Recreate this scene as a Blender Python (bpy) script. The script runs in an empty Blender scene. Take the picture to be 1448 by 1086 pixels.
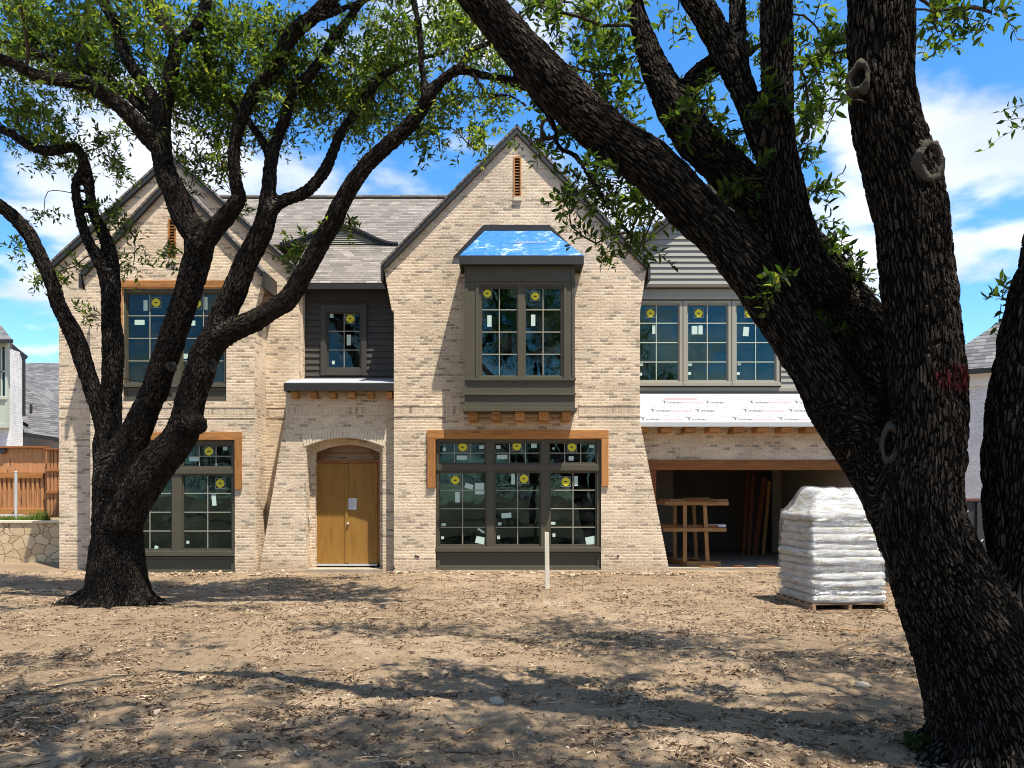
import bpy, bmesh, math, random
import numpy as np
from mathutils import Vector, Matrix, kdtree
from mathutils.geometry import tessellate_polygon

random.seed(7)
rng = np.random.default_rng(7)
SC = bpy.context.scene
COL = SC.collection
F, CX, HY, EYE = 1088.0, 724.0, 700.0, 1.9       # lens and eye height read off the photograph

def WX(x, d): return (x - CX) * d / F
def WZ(y, d): return EYE + (HY - y) * d / F
def P(x, y, d): return Vector((WX(x, d), d, WZ(y, d)))

# ------------------------------------------------------------------ noise
def _hash(ix, iy, iz, seed):
    n = (ix.astype(np.int64) * 374761393 + iy.astype(np.int64) * 668265263 + iz.astype(np.int64) * 2147483647 + seed * 974711) & 0xffffffff
    n = ((n ^ (n >> 13)) * 1274126177) & 0xffffffff
    n = ((n ^ (n >> 16)) * 2246822519) & 0xffffffff
    return ((n ^ (n >> 15)) & 0xffff) / 65535.0
def vnoise(x, y, z, seed=0):
    x = np.asarray(x, float); y = np.asarray(y, float) + 0 * x; z = np.asarray(z, float) + 0 * x
    ix, iy, iz = np.floor(x), np.floor(y), np.floor(z)
    fx, fy, fz = x - ix, y - iy, z - iz
    fx, fy, fz = [f * f * (3 - 2 * f) for f in (fx, fy, fz)]
    r = 0
    for a in (0, 1):
        for b in (0, 1):
            for c in (0, 1):
                w = (fx if a else 1 - fx) * (fy if b else 1 - fy) * (fz if c else 1 - fz)
                r = r + w * _hash(ix + a, iy + b, iz + c, seed)
    return r * 2 - 1
def fbm(x, y, z, oct=4, seed=0):
    r, a, s = 0, 1.0, 1.0
    for o in range(oct):
        r = r + a * vnoise(np.asarray(x) * s, np.asarray(y) * s, np.asarray(z) * s, seed + o)
        a *= .5; s *= 2.03
    return r

def ground_z(x, y):
    x = np.asarray(x, float); y = np.asarray(y, float)
    h = .055 * fbm(x * .35, y * .35, 0, 3, 5) + .022 * fbm(x * 1.7, y * 1.7, 0, 3, 9)
    k = np.clip((19.2 - y) / 1.5, 0, 1) * .9 + .1
    return h * k - .01
def gz(x, y): return float(ground_z(x, y))

# ------------------------------------------------------------------ objects
def tag(o, label=None, cat=None, group=None, kind=None):
    if label: o['label'] = label
    if cat: o['category'] = cat
    if group: o['group'] = group
    if kind: o['kind'] = kind
    return o
BASE = {}
def thing(name, loc, label, cat, group=None):
    o = bpy.data.objects.new(name, None); COL.objects.link(o)
    o.location = loc; o.empty_display_size = .3
    BASE[o.name] = Vector(loc)
    return tag(o, label, cat, group)
def base_of(o):
    return BASE.get(o.name, Vector((0, 0, 0)))

class MB:
    def __init__(s): s.v = []; s.f = []; s.m = []; s.uvrot = False
    def add(s, vs, fs, m=0):
        b = len(s.v); s.v += [tuple(v) for v in vs]
        s.f += [tuple(i + b for i in f) for f in fs]; s.m += [m] * len(fs)
    def box(s, x0, x1, y0, y1, z0, z1, m=0):
        v = [(x, y, z) for z in (z0, z1) for y in (y0, y1) for x in (x0, x1)]
        s.add(v, [(0, 2, 3, 1), (4, 5, 7, 6), (0, 1, 5, 4), (2, 6, 7, 3), (0, 4, 6, 2), (1, 3, 7, 5)], m)
    def obox(s, c, size, rot=(0, 0, 0), m=0):
        from mathutils import Euler
        R = Euler(rot).to_matrix(); h = Vector(size) / 2; c = Vector(c)
        v = [c + R @ Vector((a * h.x, b * h.y, e * h.z)) for e in (-1, 1) for b in (-1, 1) for a in (-1, 1)]
        s.add(v, [(0, 2, 3, 1), (4, 5, 7, 6), (0, 1, 5, 4), (2, 6, 7, 3), (0, 4, 6, 2), (1, 3, 7, 5)], m)
    def beam(s, a, b, w, h, m=0, up=(0, 0, 1)):
        a = Vector(a); b = Vector(b); t = (b - a).normalized(); u = Vector(up)
        if abs(t.dot(u)) > .98: u = Vector((0, 1, 0))
        r = t.cross(u).normalized() * w / 2; u = r.cross(t).normalized() * h / 2
        v = [p + i * r + j * u for p in (a, b) for j in (-1, 1) for i in (-1, 1)]
        s.add(v, [(0, 1, 3, 2), (4, 6, 7, 5), (0, 4, 5, 1), (2, 3, 7, 6), (0, 2, 6, 4), (1, 5, 7, 3)], m)
    def prism(s, pts, off, m=0):
        """pts: planar loop, swept by vector off"""
        n = len(pts); pts = [Vector(p) for p in pts]; off = Vector(off)
        v = pts + [p + off for p in pts]
        f = [tuple(range(n)), tuple(range(2 * n - 1, n - 1, -1))] + [(i, n + i, n + (i + 1) % n, (i + 1) % n) for i in range(n)]
        s.add(v, f, m)
    def plate(s, loops, y0, y1, m=0):
        """loops of (x,z): outline then holes; solid between y0 (front) and y1"""
        loops = [[Vector((p[0], y0, p[1])) for p in L] for L in loops]
        tri = tessellate_polygon([[Vector((p.x, p.z, 0)) for p in L] for L in loops])
        flat = [p for L in loops for p in L]; n = len(flat)
        v = flat + [Vector((p.x, y1, p.z)) for p in flat]
        f = []
        for t in tri:
            a, b, c = [flat[i] for i in t]
            if (b - a).cross(c - a).y > 0: t = (t[0], t[2], t[1])
            f.append(tuple(t)); f.append(tuple(n + i for i in reversed(t)))
        k = 0
        for li, L in enumerate(loops):
            area = sum(L[i].x * L[(i + 1) % len(L)].z - L[(i + 1) % len(L)].x * L[i].z for i in range(len(L)))
            flip = (area < 0) != (li > 0)
            for i in range(len(L)):
                a, b = k + i, k + (i + 1) % len(L)
                q = (a, n + a, n + b, b)
                f.append(q if not flip else q[::-1])
            k += len(L)
        s.add(v, f, m)
    def tube(s, pts, rad, seg=6, m=0, cap=True):
        pts = [Vector(p) for p in pts]; n = len(pts)
        if not hasattr(rad, '__len__'): rad = [rad] * n
        t0 = (pts[1] - pts[0]).normalized()
        nrm = t0.orthogonal().normalized(); v = []; f = []
        for i, p in enumerate(pts):
            t = (pts[min(i + 1, n - 1)] - pts[max(i - 1, 0)])
            t = t.normalized() if t.length > 1e-9 else t0
            nrm = (nrm - t * nrm.dot(t))
            nrm = nrm.normalized() if nrm.length > 1e-6 else t.orthogonal().normalized()
            bn = t.cross(nrm)
            for k in range(seg):
                a = 2 * math.pi * k / seg
                v.append(p + (nrm * math.cos(a) + bn * math.sin(a)) * rad[i])
        for i in range(n - 1):
            for k in range(seg):
                f.append((i * seg + k, i * seg + (k + 1) % seg, (i + 1) * seg + (k + 1) % seg, (i + 1) * seg + k))
        if cap:
            f.append(tuple(range(seg - 1, -1, -1))); f.append(tuple(range((n - 1) * seg, n * seg)))
        s.add(v, f, m)
    def build(s, name, mats, parent=None, origin=None, smooth=False, bevel=0, rot=False):
        o0 = base_of(parent) if parent is not None else Vector(origin or (0, 0, 0))
        if parent is not None and parent.parent is not None: o0 = base_of(parent.parent)
        me = bpy.data.meshes.new(name)
        V = np.array(s.v, float); W = V - np.array(o0)
        me.from_pydata(W.tolist(), [], s.f)
        for mt in (mats if isinstance(mats, (list, tuple)) else [mats]): me.materials.append(mt)
        me.polygons.foreach_set('material_index', s.m)
        uv = me.uv_layers.new(name='UVMap')
        nl = len(me.loops); li = np.zeros(nl, np.int32); me.loops.foreach_get('vertex_index', li)
        nr = np.zeros(len(me.polygons) * 3); me.polygons.foreach_get('normal', nr); nr = np.abs(nr.reshape(-1, 3))
        lt = np.zeros(len(me.polygons), np.int32); me.polygons.foreach_get('loop_total', lt)
        ax = np.repeat(np.argmax(nr * np.array([1, 1.02, 1.01]), axis=1), lt)
        C = V[li]
        u = np.where(ax == 0, C[:, 1], C[:, 0]); w = np.where(ax == 2, C[:, 1], C[:, 2])
        if rot: u, w = w, u
        uv.data.foreach_set('uv', np.stack([u, w], 1).ravel())
        if smooth: me.polygons.foreach_set('use_smooth', [True] * len(me.polygons))
        me.update()
        o = bpy.data.objects.new(name, me); COL.objects.link(o)
        if parent is not None: o.parent = parent
        else: o.location = o0; BASE[o.name] = Vector(o0)
        if bevel:
            b = o.modifiers.new('edge', 'BEVEL'); b.width = bevel; b.segments = 2; b.limit_method = 'ANGLE'
        return o

# ------------------------------------------------------------------ materials
class NT:
    def __init__(s, name):
        s.mat = bpy.data.materials.new(name); s.mat.use_nodes = True
        s.nt = s.mat.node_tree; s.nt.nodes.clear()
        s.out = s.nt.nodes.new('ShaderNodeOutputMaterial')
        s._uv = None
    def n(s, typ, props=None, **inp):
        nd = s.nt.nodes.new('ShaderNode' + typ)
        for k, v in (props or {}).items(): setattr(nd, k, v)
        for k, v in inp.items():
            key = int(k[1:]) if k[0] == 'i' and k[1:].isdigit() else k.replace('_', ' ')
            s.set(nd.inputs[key], v)
        return nd
    def set(s, sock, v):
        if isinstance(v, bpy.types.NodeSocket): s.nt.links.new(v, sock)
        elif isinstance(v, bpy.types.Node): s.nt.links.new(v.outputs[0], sock)
        else:
            if isinstance(v, (tuple, list)) and len(v) == 3 and sock.type == 'RGBA': v = (*v, 1)
            sock.default_value = v
    def math(s, op, a, b=0.0, c=None):
        nd = s.nt.nodes.new('ShaderNodeMath'); nd.operation = op
        s.set(nd.inputs[0], a); s.set(nd.inputs[1], b)
        if c is not None: s.set(nd.inputs[2], c)
        return nd.outputs[0]
    def uv(s):
        if s._uv is None: s._uv = s.n('UVMap', {'uv_map': 'UVMap'}).outputs[0]
        return s._uv
    def obj(s): return s.n('TexCoord').outputs['Object']
    def map(s, v, scale=(1, 1, 1), loc=(0, 0, 0), rot=(0, 0, 0)):
        return s.n('Mapping', Vector=v, Scale=scale, Location=loc, Rotation=rot).outputs[0]
    def noise(s, v, scale, detail=4, rough=.55, dist=0):
        return s.n('TexNoise', Vector=v, Scale=scale, Detail=detail, Roughness=rough, Distortion=dist).outputs[0]
    def ramp(s, fac, stops, mode='LINEAR'):
        nd = s.n('ValToRGB', Fac=fac); cr = nd.color_ramp; cr.interpolation = mode
        while len(cr.elements) < len(stops): cr.elements.new(.5)
        for e, (p, c) in zip(cr.elements, stops):
            e.position = p; e.color = (*c, 1) if isinstance(c, (tuple, list)) else (c, c, c, 1)
        return nd.outputs[0]
    def mix(s, fac, a, b, blend='MIX'):
        nd = s.nt.nodes.new('ShaderNodeMix'); nd.data_type = 'RGBA'; nd.blend_type = blend
        s.set(nd.inputs[0], fac); s.set(nd.inputs[6], a); s.set(nd.inputs[7], b)
        return nd.outputs[2]
    def bump(s, h, strength=.5, dist=.01, nrm=None):
        nd = s.n('Bump', Height=h, Strength=strength, Distance=dist)
        if nrm is not None: s.set(nd.inputs['Normal'], nrm)
        return nd.outputs[0]
    def bsdf(s, color, rough=.7, normal=None, spec=.4, metal=0, **kw):
        b = s.n('BsdfPrincipled', Base_Color=color, Roughness=rough, Metallic=metal)
        b.inputs['Specular IOR Level'].default_value = spec
        if normal is not None: s.set(b.inputs['Normal'], normal)
        for k, v in kw.items(): s.set(b.inputs[k.replace('_', ' ')], v)
        s.nt.links.new(b.outputs[0], s.out.inputs[0])
        return s.mat

def brick_mat(name, stops, mortar, slurry=.45, ch=.0762, cl=.215, soldier=False, dark=.12):
    t = NT(name); sep = t.n('SeparateXYZ', Vector=t.uv())
    u, v = (sep.outputs[1], sep.outputs[0]) if soldier else (sep.outputs[0], sep.outputs[1])
    big = t.noise(t.uv(), 7, 3)
    rv = t.math('DIVIDE', v, ch); row = t.math('FLOOR', rv)
    fv = t.math('SUBTRACT', rv, row)
    off = t.math('MULTIPLY', t.math('PINGPONG', row, 1.0), .5)
    if soldier: off = 0.0
    ru = t.math('ADD', t.math('DIVIDE', u, cl), off); colm = t.math('FLOOR', ru)
    fu = t.math('SUBTRACT', ru, colm)
    du = t.math('MULTIPLY', t.math('MINIMUM', fu, t.math('SUBTRACT', 1.0, fu)), cl)
    dv = t.math('MULTIPLY', t.math('MINIMUM', fv, t.math('SUBTRACT', 1.0, fv)), ch)
    d = t.math('MINIMUM', du, dv)
    wob = t.math('MULTIPLY', t.math('SUBTRACT', t.noise(t.uv(), 45, 3), .5), .012)
    d = t.math('ADD', d, wob)
    face = t.n('MapRange', {'interpolation_type': 'SMOOTHSTEP'}, Value=d, i1=.003, i2=.010).outputs[0]
    cell = t.n('CombineXYZ', X=colm, Y=row)
    rnd = t.n('TexWhiteNoise', {'noise_dimensions': '3D'}, Vector=cell)
    rnd2 = t.n('TexWhiteNoise', {'noise_dimensions': '3D'}, Vector=t.map(cell.outputs[0], (1.7, 2.3, 1), (31, 17, 3)))
    c = t.ramp(rnd.outputs[0], stops, 'LINEAR')
    c = t.mix(t.math('MULTIPLY', t.noise(t.uv(), 60, 4), .35), c, (.30, .215, .14))
    isdark = t.math('GREATER_THAN', rnd2.outputs[0], 1 - dark)
    c = t.mix(t.math('MULTIPLY', isdark, .75), c, (.115, .085, .062))
    # mortar washed over the faces in irregular smears
    sm = t.n('MapRange', {'interpolation_type': 'SMOOTHSTEP'}, Value=t.noise(t.map(t.uv(), (5, 11, 1)), 1.6, 5, .65, .6), i1=.50, i2=.62).outputs[0]
    face2 = t.math('MULTIPLY', face, t.math('SUBTRACT', 1.0, t.math('MULTIPLY', sm, slurry)))
    mc = t.mix(t.noise(t.uv(), 25, 4), mortar, tuple(x * .72 for x in mortar))
    c = t.mix(face2, mc, c)
    # pits
    pit = t.n('MapRange', Value=t.noise(t.uv(), 19, 2, .5), i1=.62, i2=.69).outputs[0]
    c = t.mix(t.math('MULTIPLY', pit, .6), c, (.14, .10, .07))
    c = t.mix(t.math('MULTIPLY', big, .45), c, tuple(x * .70 for x in mortar))
    # broad tonal drift of the batches
    c = t.mix(1.0, c, t.ramp(t.noise(t.uv(), .9, 3), [(.35, .86), (.65, 1.08)]), 'MULTIPLY')
    if not soldier and dark > 0:               # mud splashed on the lowest courses
        pz = t.n('SeparateXYZ', Vector=t.n('NewGeometry').outputs['Position']).outputs[2]
        sz = t.math('SUBTRACT', t.math('ADD', .10, t.math('MULTIPLY', t.noise(t.map(t.uv(), (1.3, .2, 1)), 2.2, 5, .7), .55)), pz)
        sm_ = t.math('MULTIPLY', t.n('MapRange', Value=sz, i1=-.05, i2=.25).outputs[0], t.n('MapRange', Value=t.noise(t.uv(), 13, 4, .7), i1=.3, i2=.6).outputs[0])
        c = t.mix(t.math('MULTIPLY', sm_, .6), c, (.34, .235, .14))
    h = t.math('ADD', t.math('MULTIPLY', face2, .7), t.math('SUBTRACT', t.math('MULTIPLY', t.noise(t.uv(), 70, 4), .5), t.math('MULTIPLY', pit, .6)))
    return t.bsdf(c, .9, t.bump(h, .9, .012), .2)

M = {}
BR = [(0, (.74, .585, .42)), (.25, (.61, .455, .31)), (.5, (.72, .565, .40)), (.7, (.51, .365, .24)), (.85, (.64, .49, .34)), (1, (.39, .275, .18))]
M['brick'] = brick_mat('tan brick', BR, (.80, .675, .50), .6, dark=.13)
M['soldier'] = brick_mat('tan brick soldiers', BR, (.78, .655, .485), soldier=True, cl=.215, dark=.05)
M['whitebrick'] = brick_mat('white painted brick', [(0, (.84, .84, .82)), (1, (.80, .80, .79))], (.76, .76, .75), .1, dark=0)

def shingle_mat(name, stops, rowh=.14, tab=.30):
    t = NT(name); sep = t.n('SeparateXYZ', Vector=t.uv())
    rv = t.math('DIVIDE', sep.outputs[1], rowh); row = t.math('FLOOR', rv); fv = t.math('SUBTRACT', rv, row)
    wn = t.n('TexWhiteNoise', {'noise_dimensions': '1D'}, W=row)
    ru = t.math('ADD', t.math('DIVIDE', sep.outputs[0], tab), t.math('MULTIPLY', wn.outputs[0], 7)); colm = t.math('FLOOR', ru); fu = t.math('SUBTRACT', ru, colm)
    rnd = t.n('TexWhiteNoise', {'noise_dimensions': '2D'}, Vector=t.n('CombineXYZ', X=colm, Y=row).outputs[0])
    c = t.ramp(rnd.outputs[0], stops)
    c = t.mix(t.math('MULTIPLY', t.noise(t.uv(), 90, 3), .5), c, tuple(x * .6 for x in stops[0][1]))
    thick = t.n('MapRange', Value=t.noise(t.map(t.uv(), (2.6, .01, 1)), 1, 0), i1=.4, i2=.6).outputs[0]
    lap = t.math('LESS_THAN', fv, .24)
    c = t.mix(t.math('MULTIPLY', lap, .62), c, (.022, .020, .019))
    c = t.mix(t.math('MULTIPLY', t.math('LESS_THAN', fu, .05), .4), c, (.04, .036, .033))
    h = t.math('ADD', t.math('SUBTRACT', 1.0, fv), t.math('MULTIPLY', rnd.outputs[0], .6))
    return t.bsdf(c, .95, t.bump(h, .8, .02), .15)
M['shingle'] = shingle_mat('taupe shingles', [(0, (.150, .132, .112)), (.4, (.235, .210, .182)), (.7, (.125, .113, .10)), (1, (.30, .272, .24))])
M['shinglegrey'] = shingle_mat('grey shingles', [(0, (.085, .085, .09)), (.5, (.14, .14, .145)), (1, (.20, .20, .20))])

def paint_mat(name, col, rough=.55, dust=.12, dirt=(.35, .30, .22)):
    t = NT(name); n1 = t.noise(t.uv(), 2.2, 5, .6); n2 = t.noise(t.map(t.uv(), (3, 60, 1)), 1, 3)
    c = t.mix(t.math('MULTIPLY', n1, dust), col, dirt)
    c = t.mix(t.math('MULTIPLY', n2, .25), c, tuple(x * .75 for x in col))
    return t.bsdf(c, rough, t.bump(t.noise(t.uv(), 40, 4), .12, .004), .35)
M['bronze'] = paint_mat('bronze paint', (.054, .047, .028), .55, .10)
M['darksiding'] = paint_mat('dark siding paint', (.030, .028, .024))
M['sage'] = paint_mat('grey green siding paint', (.215, .21, .18))
M['sageframe'] = paint_mat('grey green trim paint', (.27, .255, .20))
M['black'] = paint_mat('black flashing', (.016, .016, .018), .45, .05)
M['fascia'] = paint_mat('charcoal fascia', (.015, .015, .015), .6, .02)
M['whitepaint'] = paint_mat('white paint', (.70, .70, .68), .6, .05)
M['palegreen'] = paint_mat('pale green trim', (.42, .45, .36), .55, .05)
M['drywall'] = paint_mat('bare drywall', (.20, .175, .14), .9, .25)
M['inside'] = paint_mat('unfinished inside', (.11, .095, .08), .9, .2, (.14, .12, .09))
M['galv'] = paint_mat('galvanised steel', (.42, .43, .43), .4, .1)

def wood_mat(name, a, b, scale=1.0, knots=True, axis='u', rough=.7):
    t = NT(name)
    v = t.obj()
    info = t.n('ObjectInfo').outputs['Random']
    sc = {'u': (1.2, 14, 14), 'v': (14, 14, 1.2)}[axis]
    vv = t.map(v, tuple(s * scale for s in sc))
    g = t.noise(vv, 1.5, 6, .6, .8); w = t.noise(vv, 6, 3, .5, .3)
    f = t.math('ADD', t.math('MULTIPLY', g, .8), t.math('MULTIPLY', w, .35))
    f = t.math('ADD', f, t.math('MULTIPLY', t.math('SUBTRACT', info, .5), .2))
    c = t.ramp(f, [(.36, b), (.62, a), (.8, tuple(min(1, x * 1.2) for x in a))])
    if knots:
        k = t.n('TexVoronoi', {'feature': 'F1'}, Vector=t.map(v, tuple(s * .22 * scale for s in sc)), Scale=2.6).outputs[0]
        kk = t.n('MapRange', Value=k, i1=.07, i2=.13).outputs[0]
        c = t.mix(t.math('SUBTRACT', 1.0, kk), c, tuple(x * .22 for x in b))
    return t.bsdf(c, rough, t.bump(f, .35, .004), .25)
M['cedar'] = wood_mat('stained cedar beam', (.37, .165, .050), (.19, .075, .020))
M['cedarpost'] = wood_mat('stained cedar post', (.37, .165, .050), (.19, .075, .020), axis='v')
M['cedardark'] = wood_mat('red brown cedar', (.23, .085, .024), (.11, .038, .011))
M['cedardarkpost'] = wood_mat('red brown cedar post', (.17, .055, .018), (.08, .027, .010), axis='v')
M['fence'] = wood_mat('new cedar fence', (.42, .20, .085), (.25, .105, .04), axis='v')
M['lumber'] = wood_mat('raw lumber', (.33, .175, .065), (.20, .095, .032))
M['lumberpost'] = wood_mat('raw lumber upright', (.32, .17, .062), (.19, .09, .03), axis='v')
M['palewood'] = wood_mat('pale weathered stake', (.60, .55, .45), (.42, .37, .29), axis='v', knots=False)
M['palletwood'] = wood_mat('pallet wood', (.33, .21, .12), (.20, .12, .065))
M['strip'] = wood_mat('pale board', (.42, .37, .20), (.33, .29, .15), axis='v', knots=False)

def ply_mat():
    t = NT('plywood door'); g = t.noise(t.map(t.obj(), (9, 1, 1.1)), 1.3, 6, .65, .5)
    c = t.ramp(g, [(.3, (.21, .100, .018)), (.55, (.27, .137, .025)), (.8, (.31, .165, .034))])
    st = t.n('MapRange', Value=t.noise(t.map(t.obj(), (26, 1, 1.3)), 1.3, 3), i1=.62, i2=.7).outputs[0]
    c = t.mix(t.math('MULTIPLY', st, .4), c, (.11, .055, .014))
    return t.bsdf(c, .65, t.bump(g, .1, .003), .3)
M['ply'] = ply_mat()

def glass_mat(name, tint, refl, refl_col=(.42, .66, .66)):
    t = NT(name)
    wav = t.noise(t.map(t.obj(), (1, 1, 1)), 1.1, 2, .4)
    nrm = t.bump(wav, .16, .05)
    tr = t.n('BsdfTransparent', Color=tint); gl = t.n('BsdfGlossy', Color=refl_col, Roughness=.012, Normal=nrm)
    fr = t.n('Fresnel', IOR=1.5, Normal=nrm)
    fac = t.math('MINIMUM', t.math('ADD', fr.outputs[0], refl), 1.0)
    dust = t.n('BsdfDiffuse', Color=(.40, .44, .42))
    m1 = t.n('MixShader', Fac=fac, i1=tr.outputs[0], i2=gl.outputs[0])
    dn = t.n('MapRange', Value=t.noise(t.obj(), 1.9, 5, .6, .5), i1=.45, i2=.85, i3=.0, i4=.06).outputs[0]
    m2 = t.n('MixShader', Fac=dn, i1=m1.outputs[0], i2=dust.outputs[0])
    t.nt.links.new(m2.outputs[0], t.out.inputs[0]); return t.mat
M['glass'] = glass_mat('tinted window glass', (.42, .52, .50, 1), .0)
M['glassblue'] = glass_mat('blue tinted window glass', (.30, .44, .48, 1), .03, (.36, .68, .64))

def flat(name, c, rough=.6, spec=.3): 
    t = NT(name); n = t.noise(t.obj(), 30, 3)
    return t.bsdf(t.mix(t.math('MULTIPLY', n, .3), c, tuple(x * .7 for x in c)), rough, None, spec)
M['yellow'] = flat('yellow sticker', (.62, .56, .03))
M['stickerblack'] = flat('black sticker print', (.012, .012, .012))
M['stickeredge'] = flat('pale sticker edge', (.30, .34, .32))
M['label'] = flat('pale green paper label', (.46, .58, .50))
M['paper'] = flat('white notice paper', (.62, .60, .62))
M['ink'] = flat('dark print', (.055, .055, .062))
M['inkred'] = flat('red print', (.36, .17, .17))
M['inkgrey'] = flat('grey print', (.30, .31, .34))
M['rubber'] = flat('black pipe', (.02, .02, .02))
M['pvc'] = flat('grey white pipe', (.55, .54, .50))
M['rust'] = flat('brown rail', (.10, .045, .035))

def concrete_mat():
    t = NT('dusty concrete'); a = t.noise(t.obj(), 1.3, 6, .65); b = t.noise(t.obj(), 16, 4)
    c = t.ramp(a, [(.3, (.22, .18, .13)), (.55, (.33, .28, .21)), (.75, (.40, .34, .26))])
    c = t.mix(t.math('MULTIPLY', b, .3), c, (.17, .13, .09))
    return t.bsdf(c, .9, t.bump(b, .3, .006), .2)
M['concrete'] = concrete_mat()

def stone_mat():
    t = NT('flagstone facing'); v = t.map(t.uv(), (1, 1.25, 1))
    vv = t.n('VectorMath', {'operation': 'ADD'}, i0=v, i1=t.n('VectorMath', {'operation': 'SCALE'}, i0=t.n('TexNoise', Vector=v, Scale=3.).outputs[1], Scale=.12).outputs[0]).outputs[0]
    e = t.n('TexVoronoi', {'feature': 'DISTANCE_TO_EDGE'}, Vector=vv, Scale=2.9).outputs[0]
    cl = t.n('TexVoronoi', {'feature': 'F1'}, Vector=vv, Scale=2.9).outputs[1]
    face = t.n('MapRange', {'interpolation_type': 'SMOOTHSTEP'}, Value=e, i1=.008, i2=.035).outputs[0]
    sp = t.n('SeparateColor', Color=cl).outputs[0]
    c = t.ramp(sp, [(0, (.40, .29, .165)), (.5, (.56, .45, .29)), (1, (.47, .36, .21))])
    c = t.mix(t.math('MULTIPLY', t.noise(t.uv(), 9, 5), .45), c, (.36, .25, .13))
    c = t.mix(face, (.27, .19, .115), c)
    h = t.math('ADD', face, t.math('MULTIPLY', t.noise(t.uv(), 14, 4), .4))
    return t.bsdf(c, .9, t.bump(h, .9, .03), .2)
M['stone'] = stone_mat()
M['stonecap'] = flat('limestone cap', (.56, .48, .34), .9)

def dirt_mat():
    t = NT('bare dirt'); v = t.obj()
    a = t.noise(v, .32, 5, .6); b = t.noise(v, 2.1, 6, .65, .4); c3 = t.noise(v, 17, 5, .7); d = t.noise(v, 70, 3, .6)
    c = t.ramp(b, [(.28, (.200, .140, .088)), (.5, (.33, .240, .152)), (.72, (.43, .328, .220))])
    c = t.mix(t.n('MapRange', Value=a, i1=.42, i2=.62).outputs[0], c, (.26, .188, .117), 'MIX')
    c = t.mix(t.n('MapRange', Value=a, i1=.25, i2=.45, i3=.5, i4=0.).outputs[0], c, (.47, .365, .262))
    sp = t.n('MapRange', Value=c3, i1=.56, i2=.68).outputs[0]
    c = t.mix(t.math('MULTIPLY', sp, .55), c, (.15, .095, .055))
    s2 = t.n('MapRange', Value=d, i1=.60, i2=.70).outputs[0]
    c = t.mix(t.math('MULTIPLY', s2, .4), c, (.42, .33, .235))
    h = t.math('ADD', t.math('MULTIPLY', c3, 1.0), t.math('MULTIPLY', d, .35))
    h = t.math('ADD', h, t.math('MULTIPLY', b, 1.6))
    return t.bsdf(c, .97, t.bump(h, 1.0, .08), .1)
M['dirt'] = dirt_mat()

def tint_mat(name, stops, rough=.9, trans=None, spec=.2, tw=.45):
    t = NT(name); at = t.n('Attribute', {'attribute_name': 'tint'}).outputs['Fac']
    c = t.ramp(at, stops)
    b = t.n('BsdfPrincipled', Base_Color=c, Roughness=rough); b.inputs['Specular IOR Level'].default_value = spec
    if trans:
        tr = t.n('BsdfTranslucent', Color=t.ramp(at, trans))
        mx = t.n('MixShader', Fac=tw, i1=b.outputs[0], i2=tr.outputs[0])
        t.nt.links.new(mx.outputs[0], t.out.inputs[0])
    else: t.nt.links.new(b.outputs[0], t.out.inputs[0])
    return t.mat
M['leaf'] = tint_mat('oak leaves', [(0, (.016, .030, .008)), (.6, (.045, .078, .015)), (1, (.125, .15, .020))], .55,
                     [(0, (.035, .075, .006)), (.55, (.14, .23, .016)), (1, (.44, .47, .05))], .22, .5)
M['twig'] = flat('oak twigs', (.055, .044, .034), .9, .1)
M['litter'] = tint_mat('ground litter', [(0, (.05, .03, .018)), (.35, (.15, .095, .055)), (.6, (.29, .21, .13)), (.85, (.43, .335, .235)), (1, (.58, .51, .41))])
M['grass'] = tint_mat('grass', [(0, (.05, .10, .015)), (1, (.16, .22, .035))], .7, [(0, (.08, .2, .02)), (1, (.25, .34, .05))], .2)

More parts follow.
